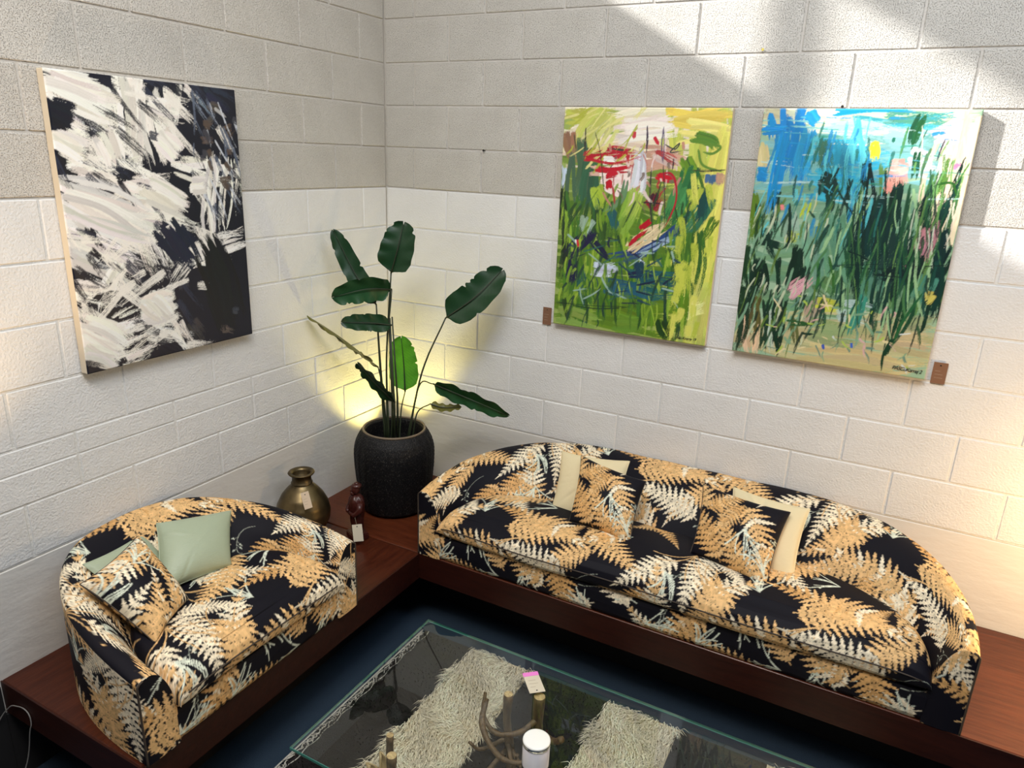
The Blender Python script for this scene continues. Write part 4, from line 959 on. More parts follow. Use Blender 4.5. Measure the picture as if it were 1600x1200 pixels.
 ([(0.008,0.769),(0.04,1.003)],0.062,(32,52,34),0.25,1),
 ([(0.096,0.749),(0.119,0.918)],0.043,(92,88,46),0.2,1),
 ([(0.154,0.755),(0.17,0.993)],0.033,(26,56,36),0.15,1),
 ([(0.233,0.747),(0.255,0.994)],0.043,(18,50,32),0.15,1),
 ([(0.315,0.828),(0.347,0.937)],0.045,(92,98,54),0.3,1),
 ([(0.04,0.72),(0.042,0.811)],0.088,(24,50,30),0.4,1),
 ([(0.275,0.835),(0.399,0.837)],0.015,(40,84,40),0.1,1),
 ([(0.292,0.853),(0.413,0.842)],0.010,(40,84,40),0.2,1),
 ([(0.366,0.88),(0.427,0.878)],0.013,(18,50,32),0.2,1),
 ([(0.634,0.698),(0.603,0.862)],0.043,(52,132,118),0.15,1),
 ([(0.634,0.762),(0.637,0.837)],0.037,(52,132,118),0.3,1),
 ([(0.539,0.675),(0.546,0.771)],0.025,(16,60,40),0.2,1),
 ([(0.694,0.809),(0.702,0.723)],0.013,(16,60,40),0.3,1),
 ([(0.859,0.605),(0.81,0.881)],0.037,(20,66,40),0.25,1),
 ([(0.907,0.661),(0.84,0.793),(0.814,0.902)],0.015,(30,90,50),0.2,1),
 ([(0.805,0.86),(0.785,0.927),(0.791,0.991)],0.013,(14,56,34),0.1,1),
 ([(0.815,0.848),(0.794,0.926)],0.025,(14,56,34),0.2,1),
 ([(0.961,0.536),(0.968,0.748)],0.050,(14,48,40),0.25,1),
 ([(0.946,0.678),(0.939,0.802),(0.908,0.827)],0.018,(14,48,36),0.2,1),
 ([(0.769,0.633),(0.775,0.716)],0.018,(14,44,38),0.3,1),
 ([(0.523,0.528),(0.643,0.561)],0.010,(12,40,36),0.2,1),
 ([(0.445,0.592),(0.933,0.563)],0.007,(12,40,36),0.4,1),
 ([(0.666,0.611),(0.812,0.609)],0.010,(12,36,34),0.3,1),
 ([(0.886,0.562),(0.987,0.549)],0.007,(12,40,36),0.2,1),
 ([(0.917,0.6),(0.893,0.704)],0.075,(70,130,112),0.5,1),
 ([(0.953,0.657),(0.928,0.7)],0.050,(190,180,90),0.5,1),
 ([(0.482,0.915),(0.492,0.936)],0.015,(60,90,180),0.1,1),
 ([(0.622,0.893),(0.629,0.914)],0.013,(60,100,190),0.1,1),
]

pa = painting('black and white brushstroke canvas hanging alone on the left wall', (12, 16, 34), PA, (.0, -1.768, 2.428), 'y', 1, [
    (60, 0, 1, 0, 1, .7, .5, .1, .35, .02, .05, [(12, 16, 36), (40, 46, 66)], .95), (34, 0, .95, 0, 1, .6, .6, .12, .35, .02, .06, [(238, 234, 226)], .98),
    (30, .0, .6, .4, .95, 2.5, .4, .1, .3, .02, .05, [(238, 234, 226)], .95), (25, .7, 1, .1, .5, 1.4, .3, .1, .3, .008, .02, [(200, 205, 215), (90, 100, 120)], .9), (14, .75, 1, .12, .4, .6, .8, .03, .08, .02, .04, [(84, 70, 62), (60, 60, 70)], .5)], 1.15)
pb = painting('green and yellow canvas with red strokes, the left one on the right wall', (150, 170, 90), PB, (1.043, 0, 2.437), 'x', 2, [
    (150, .02, .86, .38, .97, 1.55, .35, .05, .22, .006, .02, [(60, 100, 30), (120, 156, 44), (36, 70, 34), (150, 180, 60), (24, 60, 50), (80, 120, 40)], .6),
    (50, .1, .8, .55, .85, .3, 1.2, .04, .16, .005, .014, [(24, 60, 84), (20, 30, 60), (40, 96, 90), (150, 180, 170)], .5), (26, .78, .99, .3, .98, 1.8, .4, .06, .22, .02, .05, [(214, 214, 100), (196, 204, 80), (176, 190, 66)], .7),
    (30, .0, .5, .0, .25, 2.2, .4, .06, .2, .006, .02, [(170, 176, 60), (220, 214, 140)], .6), (34, .3, .75, .15, .42, 1.4, .7, .03, .12, .006, .02, [(226, 206, 200), (190, 130, 116), (168, 40, 54), (120, 100, 90)], .5)])
pc = painting('turquoise and dark green reed pond canvas, the right one on the right wall', (150, 180, 150), PC, (1.914, 0, 2.437), 'x', 3, [
    (60, .02, .98, .02, .35, .02, .10, .08, .3, .004, .014, [(176, 206, 200), (90, 180, 196), (60, 150, 130), (20, 140, 196), (120, 186, 190)], .95), (60, .05, .65, .1, .5, 1.57, .12, .06, .25, .005, .02, [(30, 130, 180), (90, 190, 200), (40, 110, 100)], .75),
    (150, .38, .95, .33, .85, 1.62, .25, .06, .30, .005, .015, [(12, 44, 38), (16, 56, 46), (30, 80, 50), (70, 120, 70), (150, 190, 140), (20, 70, 60)], .5), (110, .02, .40, .35, .95, 1.57, .16, .04, .20, .005, .014, [(14, 44, 34), (30, 66, 40), (90, 120, 50), (190, 200, 170), (120, 160, 130)], .5),
    (60, .2, .95, .72, .98, 1.0, 1.5, .02, .10, .004, .014, [(220, 206, 160), (120, 160, 130), (210, 170, 170), (170, 196, 80), (90, 130, 120), (210, 220, 220)], .6), (40, .75, .98, .1, .5, 1.7, .2, .06, .24, .004, .010, [(110, 160, 90), (40, 90, 60), (236, 220, 196), (200, 210, 190)], .5)])
M_INK = mat('black_ink', (.015, .015, .015), .5)
def text(parent, body, x, z, size, shear, ry):
    cu = bpy.data.curves.new('signature', 'FONT'); cu.body = body; cu.size = size; cu.shear = shear; cu.extrude = .0003; cu.space_character = .82
    tmp = bpy.data.objects.new('signature', cu); C.objects.link(tmp); bpy.context.view_layer.update()
    me = bpy.data.meshes.new_from_object(tmp.evaluated_get(bpy.context.evaluated_depsgraph_get())); bpy.data.objects.remove(tmp); me.name = 'signature'
    if not me.materials: me.materials.append(M_INK)
    me.materials[0] = M_INK
    o = bpy.data.objects.new('signature', me); C.objects.link(o); o.parent = parent
    o.location = (x, -PT-.0024, z); o.rotation_euler = (PI/2, ry, 0); o['label'] = 'handwritten black signature'
text(pb, 'Hilu Kramy 19', .618, -.984, .019, .3, -.02)
text(pc, 'PASCuKamaj 2', .628, -.975, .021, .25, .03)

# ------------------------------------------------------------------ hanging tags
M_TAGB = mat('brown_kraft_card', (.20, .095, .05), .7); M_TAGC = mat('buff_card', (.60, .47, .34), .7); M_TAGW = mat('cream_card', (.62, .56, .44), .7)
M_PINK = mat('pink_ink_strip', (.80, .22, .62), .6); M_FAINT = mat('faint_pencil', (.33, .26, .19), .8); M_STRING = mat('thin_string', (.35, .28, .2), .8)
def card(root, w_, h_, m_, strip=None, hole=-.012, lines=3):
    """a card hanging in the local x/z plane, top edge at z=0, facing -y"""
    V, F = boxvf(-w_/2, w_/2, -.0008, .0008, -h_, 0, .0005); mesh('card', V, F, m_, root)
    if strip: V, F = boxvf(-w_/2, w_/2, -.0013, -.0007, -strip, 0); mesh('colour_strip', V, F, M_PINK, root)
    V, F = tubevf([(0, -.0015, hole), (0, -.0006, hole)], .0028, 10); mesh('eyelet', V, F, M_NAIL, root)
    V, F = [], []
    for i in range(lines):
        v, f = boxvf(-w_*.32, w_*RND.uniform(.0, .3), -.0011, -.0007, -h_*(.40+.16*i)-.0012, -h_*(.40+.16*i)); F += [[k+len(V) for k in q] for q in f]; V += v
    if V: mesh('handwriting', V, F, M_FAINT, root)
t = thing('price_tag', 'brown card tag at the lower left corner of the green and red painting', 'tag', (.994, -.007, 1.505), group=None); card(t, .046, .088, M_TAGB)
t = thing('price_tag', 'brown card tag at the lower right corner of the turquoise painting', 'tag', (2.711, -.007, 1.507)); card(t, .050, .086, M_TAGB)

# ------------------------------------------------------------------ plant pot, plant, uplight
M_BASKET = mat('black_woven_reed', (.010, .009, .009), .5, spec=.28)
_n = noise(M_BASKET, 260, 2, .5, stretch=(1, 1, .35)); _r = ramp(M_BASKET, _n.outputs[0], [(.59, (.004, .004, .005)), (.74, (.09, .08, .07))]); M_BASKET.node_tree.links.new(_r.outputs[0], nodes(M_BASKET)[2].inputs['Base Color']); bump(M_BASKET, _n.outputs[0], .003)
POT = (.355, -.425)
pot = thing('plant_pot', 'tall black woven basket pot in the corner of the platform between the two sofas', 'pot', (POT[0], POT[1], PZ+.001))
prof = [(.150, 0), (.175, .02), (.186, .08), (.196, .16), (.203, .24), (.205, .30), (.204, .33), (.199, .36), (.190, .39), (.176, .415), (.163, .435)]
pf_ = resample(np.array(prof), 84)[0]
lathe('basket', [(r, z) for r, z in pf_] + [(.150, .437), (.146, .425), (.150, .36), (.150, .30)], M_BASKET, pot, 144, lambda q, z, r: .0032*math.sin(q*60+PI*round(z/.0108))*(1 if r > .155 else .2))
M_RIM = mat('worn_rim_reed', (.16, .12, .08), .6)
V, F = tubevf([(.157*math.cos(a), .157*math.sin(a), .440) for a in np.linspace(0, 2*PI, 60)], .006, 8); mesh('rim', V, F, M_RIM, pot, True)
V, F = tubevf([(0, 0, .29), (0, 0, .305)], .149, 40); mesh('soil', V, F, M_DARK, pot)
def leafmat(name, c0, c1, trans):
    M = mat(name, c0, .42, spec=.45); N, L, b = nodes(M); a = N.new('ShaderNodeAttribute'); a.attribute_name = 'Col'
    mx = N.new('ShaderNodeMix'); mx.data_type = 'RGBA'; mx.inputs[6].default_value = (*c0, 1); mx.inputs[7].default_value = (*c1, 1)
    L.new(a.outputs['Fac'], mx.inputs[0]); L.new(mx.outputs[2], b.inputs['Base Color'])
    tr = N.new('ShaderNodeBsdfTranslucent'); L.new(mx.outputs[2], tr.inputs[0]); ms = N.new('ShaderNodeMixShader'); ms.inputs[0].default_value = trans
    out = N['Material Output']; L.new(b.outputs[0], ms.inputs[1]); L.new(tr.outputs[0], ms.inputs[2]); L.new(ms.outputs[0], out.inputs[0])
    return M
LM = {'dark': leafmat('deep_green_leaf', (.004, .024, .008), (.009, .055, .014), .06), 'mid': leafmat('green_leaf', (.008, .045, .016), (.018, .095, .026), .08),
      'bright': leafmat('backlit_green_leaf', (.05, .22, .02), (.13, .42, .03), .45), 'olive': leafmat('dry_olive_leaf', (.07, .085, .015), (.20, .17, .03), .15)}  # bright leaf: light from behind put into its green
M_STEM = mat('dark_green_stem', (.018, .028, .012), .5)
plant = thing('potted_plant', 'tall artificial bird of paradise with paddle leaves in the black basket pot', 'plant', (POT[0], POT[1], PZ+.30))
PO = np.array([POT[0], POT[1], PZ+.30])
VDIR = np.array([math.sin(YAW), math.cos(YAW), 0])
def leaf(nm, B, M_, T, w_, tilt, kind, seed):
    rs = np.random.RandomState(seed); K = np.array(curve([B, M_, T], 40)); n = len(K); nw = 23
    s = np.r_[0, np.cumsum(np.linalg.norm(np.diff(K, axis=0), axis=1))]; s /= s[-1]
    prof = np.interp(s, [0, .03, .10, .25, .5, .75, .9, .97, 1], [.05, .55, .86, 1, .97, .86, .64, .36, .04])
    u = np.linspace(-1, 1, nw); P = np.zeros((n, nw, 3)); col = np.zeros((n, nw, 3))
    notch = [(rs.choice([-1, 1]), rs.uniform(.35, .93), rs.uniform(.10, .24)) for _ in range(5)]
    for i in range(n):
        t = K[min(i+1, n-1)]-K[max(i-1, 0)]; t /= np.linalg.norm(t)
        side = np.cross(t, VDIR); side /= np.linalg.norm(side); fwd = np.cross(side, t); ti = math.radians(tilt)
        sd = side*math.cos(ti)+fwd*math.sin(ti); nr = np.cross(t, sd)
        if nr @ (CAM-K[i]) < 0: nr = -nr
        for j in range(nw):
            e = prof[i]
            for (sg, c_, dp) in notch:
                if u[j]*sg > 0: e *= 1-dp*math.exp(-((s[i]-c_)/.016)**2)
            wv = .006*math.sin(s[i]*24+seed+u[j]*2)*abs(u[j])**2
            P[i, j] = K[i]+sd*(u[j]*w_/2*e)+nr*(.16*w_*abs(u[j])**1.4*e - .012*math.sin(s[i]*3)+wv) + t*abs(u[j])*w_*.10
            vein = .5+.5*math.sin((s[i]*1.0-abs(u[j])*.16)*150)
            col[i, j] = (0 if j == nw//2 else .25+.5*vein*.5+.3*rs.rand()*.5)*(1-.9*max(0, s[i]-.93)/.07)
    o = grid('leaf', P-PO, LM[kind], plant, col)
    V, F = tubevf([tuple(K[i]-PO) for i in range(0, n, 4)], list(np.linspace(.0042, .0012, len(range(0, n, 4)))), 6); mesh('midrib', V, F, M_STEM, o, True)
for i, (nm, B, M_, T, w_, ti, kd) in enumerate(LEAVES): leaf(nm, B, M_, T, w_, ti, kd, 20+i)
for i, S_ in enumerate(STEMS):
    K = [np.array(q)-PO for q in curve(S_, 14)]; r0 = .0036 if i < 5 else .0028
    tube('stem', [tuple(k) for k in K], list(np.linspace(r0, r0*1.5, len(K))), M_STEM, plant)
for dx, dy in ((-.02, .01), (.015, -.015), (.0, .03)):
    tube('stem', [(dx, dy, -.02), (dx*.9, dy, .30), (dx*.5-.01, dy*.6-.01, .72)], [.006, .005, .0035], M_STEM, plant)
up = thing('uplight', 'small black uplight standing in the corner behind the basket pot', 'lamp', (.205, -.195, PZ))
lathe('lamp_body', [(.030, 0), (.034, .01), (.034, .060), (.030, .062), (.028, .050), (.0, .050)][:5], M_DARK, up, 24)

# ------------------------------------------------------------------ brass vase, carved figure
M_BRASS = mat('aged_brass', (.30, .225, .11), .38, .9)
_n = noise(M_BRASS, 9, 5, .6, stretch=(1, 1, .5)); tint(M_BRASS, _n, (.07, .052, .028), (.25, .185, .09), .3, .7)
vase = thing('brass_vase', 'round aged brass vase with a narrow neck behind the loveseat', 'vase', (.150, -.885, PZ+.001))
vp = resample(np.array([(.055, 0), (.075, .005), (.105, .03), (.126, .075), (.130, .115), (.122, .155), (.100, .20), (.072, .235), (.052, .253), (.048, .262)]), 40)[0]
lathe('body', [tuple(q) for q in vp], M_BRASS, vase, 56)
lathe('neck', [(.049, .258), (.051, .266), (.046, .270), (.044, .300), (.047, .306), (.060, .311), (.063, .316), (.060, .320), (.046, .318), (.040, .306), (.038, .27), (.02, .262)], M_BRASS, vase, 48)
t = thing('price_tag', 'buff card tag hanging from the neck of the brass vase', 'tag', (.232, -.955, PZ+.262))
t.rotation_euler = (math.radians(-32), math.radians(-18), math.radians(38)); card(t, .038, .080, M_TAGC)
tube('string', [(0, 0, -.012), (-.01, .02, .006), (-.03, .05, .010)], .0007, M_STRING, t, 5)
M_CARV = mat('dark_red_carved_wood', (.045, .008, .006), .32, spec=.45)
_n = noise(M_CARV, 40, 4, .6); bump(M_CARV, _n.outputs[0], .003)
fig = thing('carved_figure', 'small dark red carved robed figure before the basket pot', 'figurine', (.405, -.792, PZ+.001), math.radians(-28))
V, F = boxvf(-.046, .046, -.040, .040, 0, .030, .004); mesh('base', V, F, M_CARV, fig)
def ell(cx, cy, cz, rx, ry, rz, nn=16, mm=12):
    V, F = [], []
    for i in range(mm+1):
        for k in range(nn):
            f = PI*i/mm; q = 2*PI*k/nn; V.append((cx+rx*math.sin(f)*math.cos(q), cy+ry*math.sin(f)*math.sin(q), cz+rz*math.cos(f)))
    for i in range(mm):
        for k in range(nn): F.append((i*nn+k, (i+1)*nn+k, (i+1)*nn+(k+1) % nn, i*nn+(k+1) % nn))
    return V, F
# robe: pleated body with a narrower hem, shoulders, folded arms; then head with cap, nose and beard
def robe(q, z, r): return (.0022*math.sin(q*11)+.0016*math.sin(q*5+z*60))*min(1, z/.06)
rp = resample(np.array([(.030, .028), (.034, .05), (.036, .08), (.040, .12), (.044, .155), (.046, .180), (.042, .205), (.030, .222), (.017, .230)]), 26)[0]
o = lathe('robe', [tuple(q) for q in rp], M_CARV, fig, 40, robe); o.scale = (1, .8, 1)
V, F = ell(0, -.004, .256, .021, .022, .026); mesh('head', V, F, M_CARV, fig, True)
V, F = ell(0, .002, .272, .024, .025, .014); V2, F2 = ell(0, .002, .285, .012, .012, .008)
mesh('cap', V+V2, F+[tuple(k+len(V) for k in f) for f in F2], M_CARV, fig, True)
V, F = ell(0, -.026, .254, .0035, .006, .007, 8, 6); V2, F2 = ell(0, -.020, .238, .010, .010, .012, 10, 8)
mesh('face', V+V2, F+[tuple(k+len(V) for k in f) for f in F2], M_CARV, fig, True)
for sg in (-1, 1): tube('arm', [(sg*.040, 0, .198), (sg*.052, -.006, .165), (sg*.040, -.030, .140), (sg*.010, -.042, .146)], [.014, .015, .012, .009], M_CARV, fig, 10)
t = thing('price_tag', 'cream card tag hung on the dark red carved figure', 'tag', (.452, -.850, PZ+.108)); t.rotation_euler = (math.radians(-14), math.radians(-8), math.radians(28)); card(t, .048, .082, M_TAGW, hole=-.010, lines=0)
tube('string', [(0, 0, -.010), (-.006, .006, .025), (-.010, .012, .040)], .0007, M_STRING, t, 5)

# ------------------------------------------------------------------ rug
M_FURC = colmat('cream_fur', .8, .2); M_FURD = mat('dark_fur', (.022, .018, .018), .9, spec=.1)
M_FURG = mat('cream_hide', (.62, .52, .34), .9)
rug = thing('striped_rug', 'shaggy rug in wide cream and black stripes lying under the glass coffee table', 'rug', (1.7, -1.45, .0))
RX, RY = 1.7, -1.45
V, F = boxvf(.785-RX, 2.95-RX, -2.25-RY, -.765-RY, .001, .012); mesh('rug_backing', V, F, M_FURD, rug)
def fur(nm, x0, x1, y0, y1, dens, ln, m_, seed):
    rs = np.random.RandomState(seed); n = int((x1-x0)*(y1-y0)*dens)
    x = rs.uniform(x0, x1, n); y = rs.uniform(y0, y1, n)
    a = -PI/2+.9*np.sin(x*17+seed)*np.cos(y*13)+.5*np.sin(y*31+x*9)+rs.normal(0, .35, n)
    L_ = ln*rs.uniform(.6, 1.2, n); h = .014+L_*.42*rs.uniform(.5, 1.5, n); wd = .0017
    dx, dy = np.cos(a), np.sin(a); px, py = -dy*wd, dx*wd
    V = np.zeros((n, 5, 3))
    V[:, 0] = np.stack([x-px, y-py, np.full(n, .010)], 1); V[:, 1] = np.stack([x+px, y+py, np.full(n, .010)], 1)
    mx_, my_ = x+dx*L_*.45, y+dy*L_*.45
    V[:, 2] = np.stack([mx_+px*.8, my_+py*.8, h], 1); V[:, 3] = np.stack([mx_-px*.8, my_-py*.8, h], 1)
    V[:, 4] = np.stack([x+dx*L_, y+dy*L_, h*.75], 1)
    V[:, :, 0] -= RX; V[:, :, 1] -= RY
    b = np.arange(n)*5
    q = np.stack([b, b+1, b+2, b+3], 1).ravel(); t_ = np.stack([b+3, b+2, b+4], 1).ravel()
    me = bpy.data.meshes.new(nm); me.vertices.add(n*5); me.vertices.foreach_set('co', V.astype(np.float32).ravel())
    me.loops.add(n*7); me.loops.foreach_set('vertex_index', np.r_[q, t_].astype(np.int32))
    me.polygons.add(2*n); me.polygons.foreach_set('loop_start', np.r_[np.arange(n)*4, n*4+np.arange(n)*3].astype(np.int32)); me.polygons.foreach_set('loop_total', np.r_[np.full(n, 4), np.full(n, 3)].astype(np.int32))
    me.update(calc_edges=True); me.validate()
    if m_ is M_FURC:
        kk = rs.uniform(.62, 1.12, n)*(1+.12*np.sin(x*23+y*17)); cc = np.clip(np.array([.95, .86, .66])[None]*kk[:, None], 0, .95); cc = np.repeat(cc[:, None], 5, 1); cc[:, :2] *= .7
        paint(me, cc.reshape(-1, 3))
    o = link(nm, me, rug, m_); o['kind'] = 'stuff'; return o
st = [1.062, 1.365, 1.730, 2.037, 2.385, 2.70]
for i in range(3): o = fur('cream_stripe', st[2*i], st[2*i+1], -2.2, -.765, 30000, .048, M_FURC, i); V, F = boxvf(st[2*i]-RX, st[2*i+1]-RX, -2.22-RY, -.770-RY, .012, .016); mesh('cream_ground', V, F, M_FURG, rug)
for i, (a_, b_) in enumerate([(.80, 1.062), (1.365, 1.73), (2.037, 2.385)]): fur('black_stripe', a_, b_, -2.2, -.770, 12000, .030, M_FURD, 9+i)
V, F = [], []
M_TRIM = mat('silver_white_fringe', (.55, .52, .46), .7)
y = -.79
while y > -2.2:
    x = .790-RX; l_ = RND.uniform(.018, .034); a = RND.uniform(-.9, .9)
    p0 = (x+RND.uniform(-.006, .006), y-RY, .016); p1 = (x+RND.uniform(.0, .02), y-RY-l_*.5*math.cos(a), .024); p2 = (x+RND.uniform(-.016, .022), y-RY-l_, .016)
    tubevf([tuple(q) for q in curve([p0, p1, p2], 8)], .0022, 4, V, F); y -= RND.uniform(.006, .014)
V2, F2 = tubevf([(.776-RX, yy-RY, .014) for yy in np.linspace(-.77, -2.2, 30)], .0035, 5); F += [[k+len(V) for k in f] for f in F2]; V += V2
V2, F2 = tubevf([(.812-RX+.004*math.sin(yy*60), yy-RY, .016) for yy in np.linspace(-.77, -2.2, 160)], .0022, 4); F += [[k+len(V) for k in f] for f in F2]; V += V2
o = mesh('fringe', V, F, M_TRIM, rug, True); o['kind'] = 'stuff'

# ------------------------------------------------------------------ glass coffee table
def glassmat(name, t_, g0, refl=1.0):
    M = bpy.data.materials.new(name); M.use_nodes = True; N = M.node_tree.nodes; L = M.node_tree.links; N.remove(N['Principled BSDF'])
    tr = N.new('ShaderNodeBsdfTransparent'); tr.inputs[0].default_value = (*t_, 1); gl = N.new('ShaderNodeBsdfGlossy'); gl.inputs['Roughness'].default_value = 0.0; gl.inputs[0].default_value = (*g0, 1)
    fr = N.new('ShaderNodeFresnel'); fr.inputs[0].default_value = 1.62; mx = N.new('ShaderNodeMixShader')
    ge = N.new('ShaderNodeNewGeometry'); mu = N.new('ShaderNodeMath'); mu.operation = 'MULTIPLY'; iv = N.new('ShaderNodeMath'); iv.operation = 'SUBTRACT'; iv.inputs[0].default_value = 1
    L.new(ge.outputs['Backfacing'], iv.inputs[1]); L.new(fr.outputs[0], mu.inputs[0]); L.new(iv.outputs[0], mu.inputs[1])
    L.new(mu.outputs[0], mx.inputs[0]); L.new(tr.outputs[0], mx.inputs[1]); L.new(gl.outputs[0], mx.inputs[2]); L.new(mx.outputs[0], N['Material Output'].inputs[0]); return M
M_GLASS = glassmat('clear_glass', (.978, .986, .976), (.95, 1, .98))
M_GEDGE = mat('green_glass_edge', (.05, .21, .17), .12, spec=.8)
GX0, GX1, GY0, GY1, GZ = 1.060, 2.60, -1.912, -1.140, .410
tab = thing('coffee_table', 'rectangular glass coffee table on a base of upright branches standing on the striped rug', 'table', ((GX0+GX1)/2, (GY0+GY1)/2, 0))
TX, TY = (GX0+GX1)/2, (GY0+GY1)/2
me = bpy.data.meshes.new('glass_top'); V, F = boxvf(GX0-TX, GX1-TX, GY0-TY, GY1-TY, GZ-.012, GZ, .0015)
me.from_pydata(V, [], F); me.materials.append(M_GLASS); me.materials.append(M_GEDGE); me.update()
for p_ in me.polygons: p_.material_index = 0 if abs(p_.normal.z) > .9 else 1
link('glass_top', me, tab)
M_BARK = mat('gilded_brown_branch', (.16, .095, .045), .5, spec=.5)
_n = noise(M_BARK, 30, 5, .65, stretch=(3, 3, .5)); tint(M_BARK, _n, (.045, .026, .012), (.17, .105, .045), .3, .7); bump(M_BARK, _n.outputs[0], .004)
M_CUT = mat('pale_cut_wood', (.50, .36, .17), .6)
_n = noise(M_CUT, 90, 4, .6); tint(M_CUT, _n, (.34, .22, .10), (.62, .48, .24))
def branch(nm, pts, r, cut=True):
    rs = np.random.RandomState(int(abs(pts[0][0]*1000))); K = curve(pts, 16); R_ = np.interp(np.linspace(0, 1, len(K)), np.linspace(0, 1, len(r)), r)*(1+.07*rs.randn(len(K)))
    R_[-1] = r[-1]
    o = tube(nm, [(k[0]-TX, k[1]-TY, k[2]) for k in K], list(R_), M_BARK, tab, 14)
    if cut:
        k = K[-1]; V, F = tubevf([(k[0]-TX, k[1]-TY, k[2]-.0008), (k[0]-TX, k[1]-TY, k[2]+.0006)], r[-1]*.94, 14); mesh('cut_end', V, F, M_CUT, o)
    return o
ZT = GZ-.0145
def post(x, y, r, lean=(0, 0)): branch('leg', [(x+lean[0], y+lean[1], .012), (x+lean[0]*.5+.004, y+lean[1]*.5, .15), (x-.002, y, .28), (x, y, ZT)], [r*1.05, r, r*.95, r])
post(1.539, -1.336, .0165, (.02, .01)); post(1.640, -1.290, .021, (.01, .0)); post(1.294, -1.700, .0125, (.02, 0)); post(1.350, -1.765, .0170, (.01, -.01))
post(2.35, -1.36, .018); post(2.30, -1.74, .018, (-.02, 0))
for pts, r in [([(1.640, -1.290, .30), (1.60, -1.36, .275), (1.53, -1.40, .27), (1.46, -1.37, .29), (1.430, -1.31, .335)], [.011, .009, .009, .008, .006]),
               ([(1.452, -1.335, .335), (1.47, -1.40, .29), (1.54, -1.45, .255), (1.62, -1.47, .25), (1.70, -1.43, .26)], [.009, .011, .010, .009, .008]),
               ([(1.539, -1.336, .20), (1.47, -1.40, .17), (1.43, -1.42, .20)], [.009, .007, .005]), ([(1.545, -1.336, .19), (1.60, -1.40, .16), (1.63, -1.43, .25)], [.009, .008, .006]),
               ([(1.54, -1.34, .15), (1.50, -1.47, .10), (1.44, -1.56, .03)], [.009, .009, .010]), ([(1.56, -1.34, .17), (1.68, -1.42, .15), (1.76, -1.45, .19)], [.008, .007, .006]),
               ([(1.64, -1.29, .24), (1.72, -1.33, .27), (1.755, -1.335, .30)], [.013, .012, .011]),
               ([(1.64, -1.29, .12), (1.78, -1.50, .08), (1.84, -1.62, .03)], [.012, .010, .010]), ([(1.54, -1.34, .045), (1.45, -1.55, .035), (1.35, -1.76, .045)], [.012, .011, .012]),
               ([(1.64, -1.29, .05), (2.0, -1.32, .035), (2.35, -1.36, .05)], [.012, .012, .012]), ([(1.35, -1.76, .05), (1.8, -1.78, .035), (2.3, -1.74, .05)], [.012, .012, .012])]:
    branch('branch', pts, r, cut=False)
M_PETAL = mat('gilded_carved_petal', (.42, .31, .15), .4, spec=.6)
for i, (dx, dy, h_, tw) in enumerate([(-.055, .03, .35, .4), (-.085, -.005, .32, -.3), (-.07, -.045, .31, 1.0), (-.02, -.055, .30, 1.8)]):
    bx_, by_ = 1.335, -1.765; K = np.array([(bx_, by_, .20), (bx_+dx*.6, by_+dy*.6, .27), (bx_+dx, by_+dy, h_)]); n = 12; nw = 7; Kc = np.array(curve(K, n)); P = np.zeros((len(Kc), nw, 3))
    sd = np.array([math.cos(tw+1.2), math.sin(tw+1.2), .1])
    for a_ in range(len(Kc)):
        s_ = a_/(len(Kc)-1); wv = .026*math.sin(PI*min(1, s_*.85+.12))
        for b_ in range(nw): u_ = -1+2*b_/(nw-1); P[a_, b_] = Kc[a_]+sd*u_*wv+np.array([dx, dy, 0])*(-.25*u_*u_)-np.array([TX, TY, 0])
    o = grid('petal', P, M_PETAL, tab); md = o.modifiers.new('thickness', 'SOLIDIFY'); md.thickness = .004

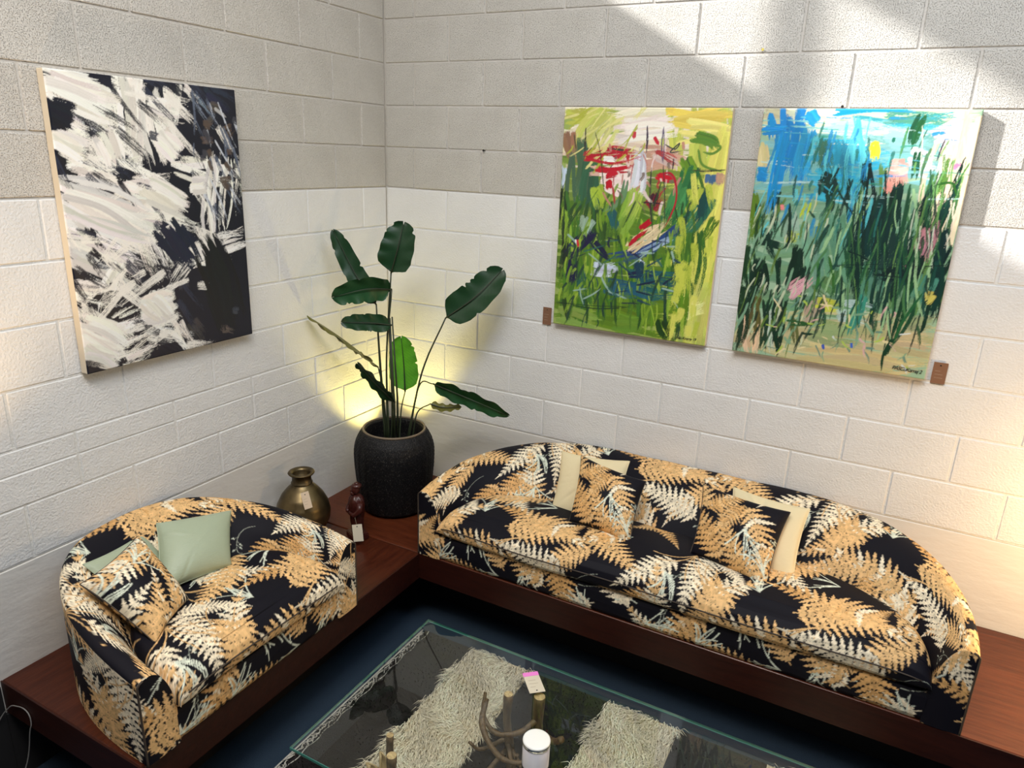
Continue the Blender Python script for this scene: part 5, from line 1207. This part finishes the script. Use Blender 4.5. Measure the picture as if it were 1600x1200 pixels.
t = thing('price_tag', 'small card tag with a pink strip lying on the glass coffee table', 'tag', (1.592, -1.245, GZ+.0016))
t.rotation_euler = (math.radians(-90), 0, math.radians(0)); V = None
a0 = np.array([1.556, -1.205]); a1 = np.array([1.600, -1.166])
M_ = Matrix(((.758, 0, -.0), (0, 1, 0), (0, 0, 1)))
t.rotation_mode = 'QUATERNION'
xd = Vector((.74, .67, 0)).normalized(); dn = Vector((.80, -.60, 0)); dn = (dn-xd*dn.dot(xd)).normalized(); zd = -dn; yd = -Vector((0, 0, 1))
R3 = Matrix((xd, yd, zd)).transposed()
if R3.determinant() < 0: R3 = Matrix((-xd, yd, zd)).transposed()
t.rotation_quaternion = R3.to_quaternion(); t.location = (1.562, -1.215, GZ+.0020)
card(t, .058, .105, M_TAGW, strip=.020, hole=-.095)

# candle in a white jar with a silver lid
M_WHITE = mat('white_glazed_jar', (.80, .78, .84), .12, spec=.6); M_CHROME = mat('polished_silver', (.85, .85, .85), .06, 1.0); M_LID = mat('pearl_white_lid', (.86, .86, .83), .1, spec=.7)
cdl = thing('candle_jar', 'white glazed candle jar with a silver banded lid standing on the glass table', 'candle', (1.768, -1.585, GZ+.0012))
lathe('jar', [(.036, .0), (.041, .004), (.042, .012), (.0425, .088), (.041, .092)], M_WHITE, cdl, 56)
lathe('base_band', [(.0415, .0), (.0428, .001), (.0432, .010), (.0425, .012)], M_DARK, cdl, 48)
lathe('lid_band', [(.0425, .088), (.0436, .089), (.0436, .099), (.0425, .100)], M_CHROME, cdl, 56)
lathe('lid', [(.0425, .0985), (.0430, .100), (.042, .1035), (.038, .1045)], M_LID, cdl, 56)

# cable looping up against the end of the platform
M_CABLE = mat('pale_grey_cable', (.20, .19, .18), .6)
V, F = tubevf([tuple(k) for k in curve([(.020, -2.50, .004), (.020, -2.34, .10), (.020, -2.25, .270), (.052, -2.216, .338), (.097, -2.210, .358), (.137, -2.209, .364), (.162, -2.209, .350), (.168, -2.211, .318), (.160, -2.216, .285), (.13, -2.23, .15), (.12, -2.30, .004)], 60)], .0022, 6)
tag(mesh('cable', V, F, M_CABLE, None, True), 'thin pale cable looping against the dark left end of the platform', 'cable')
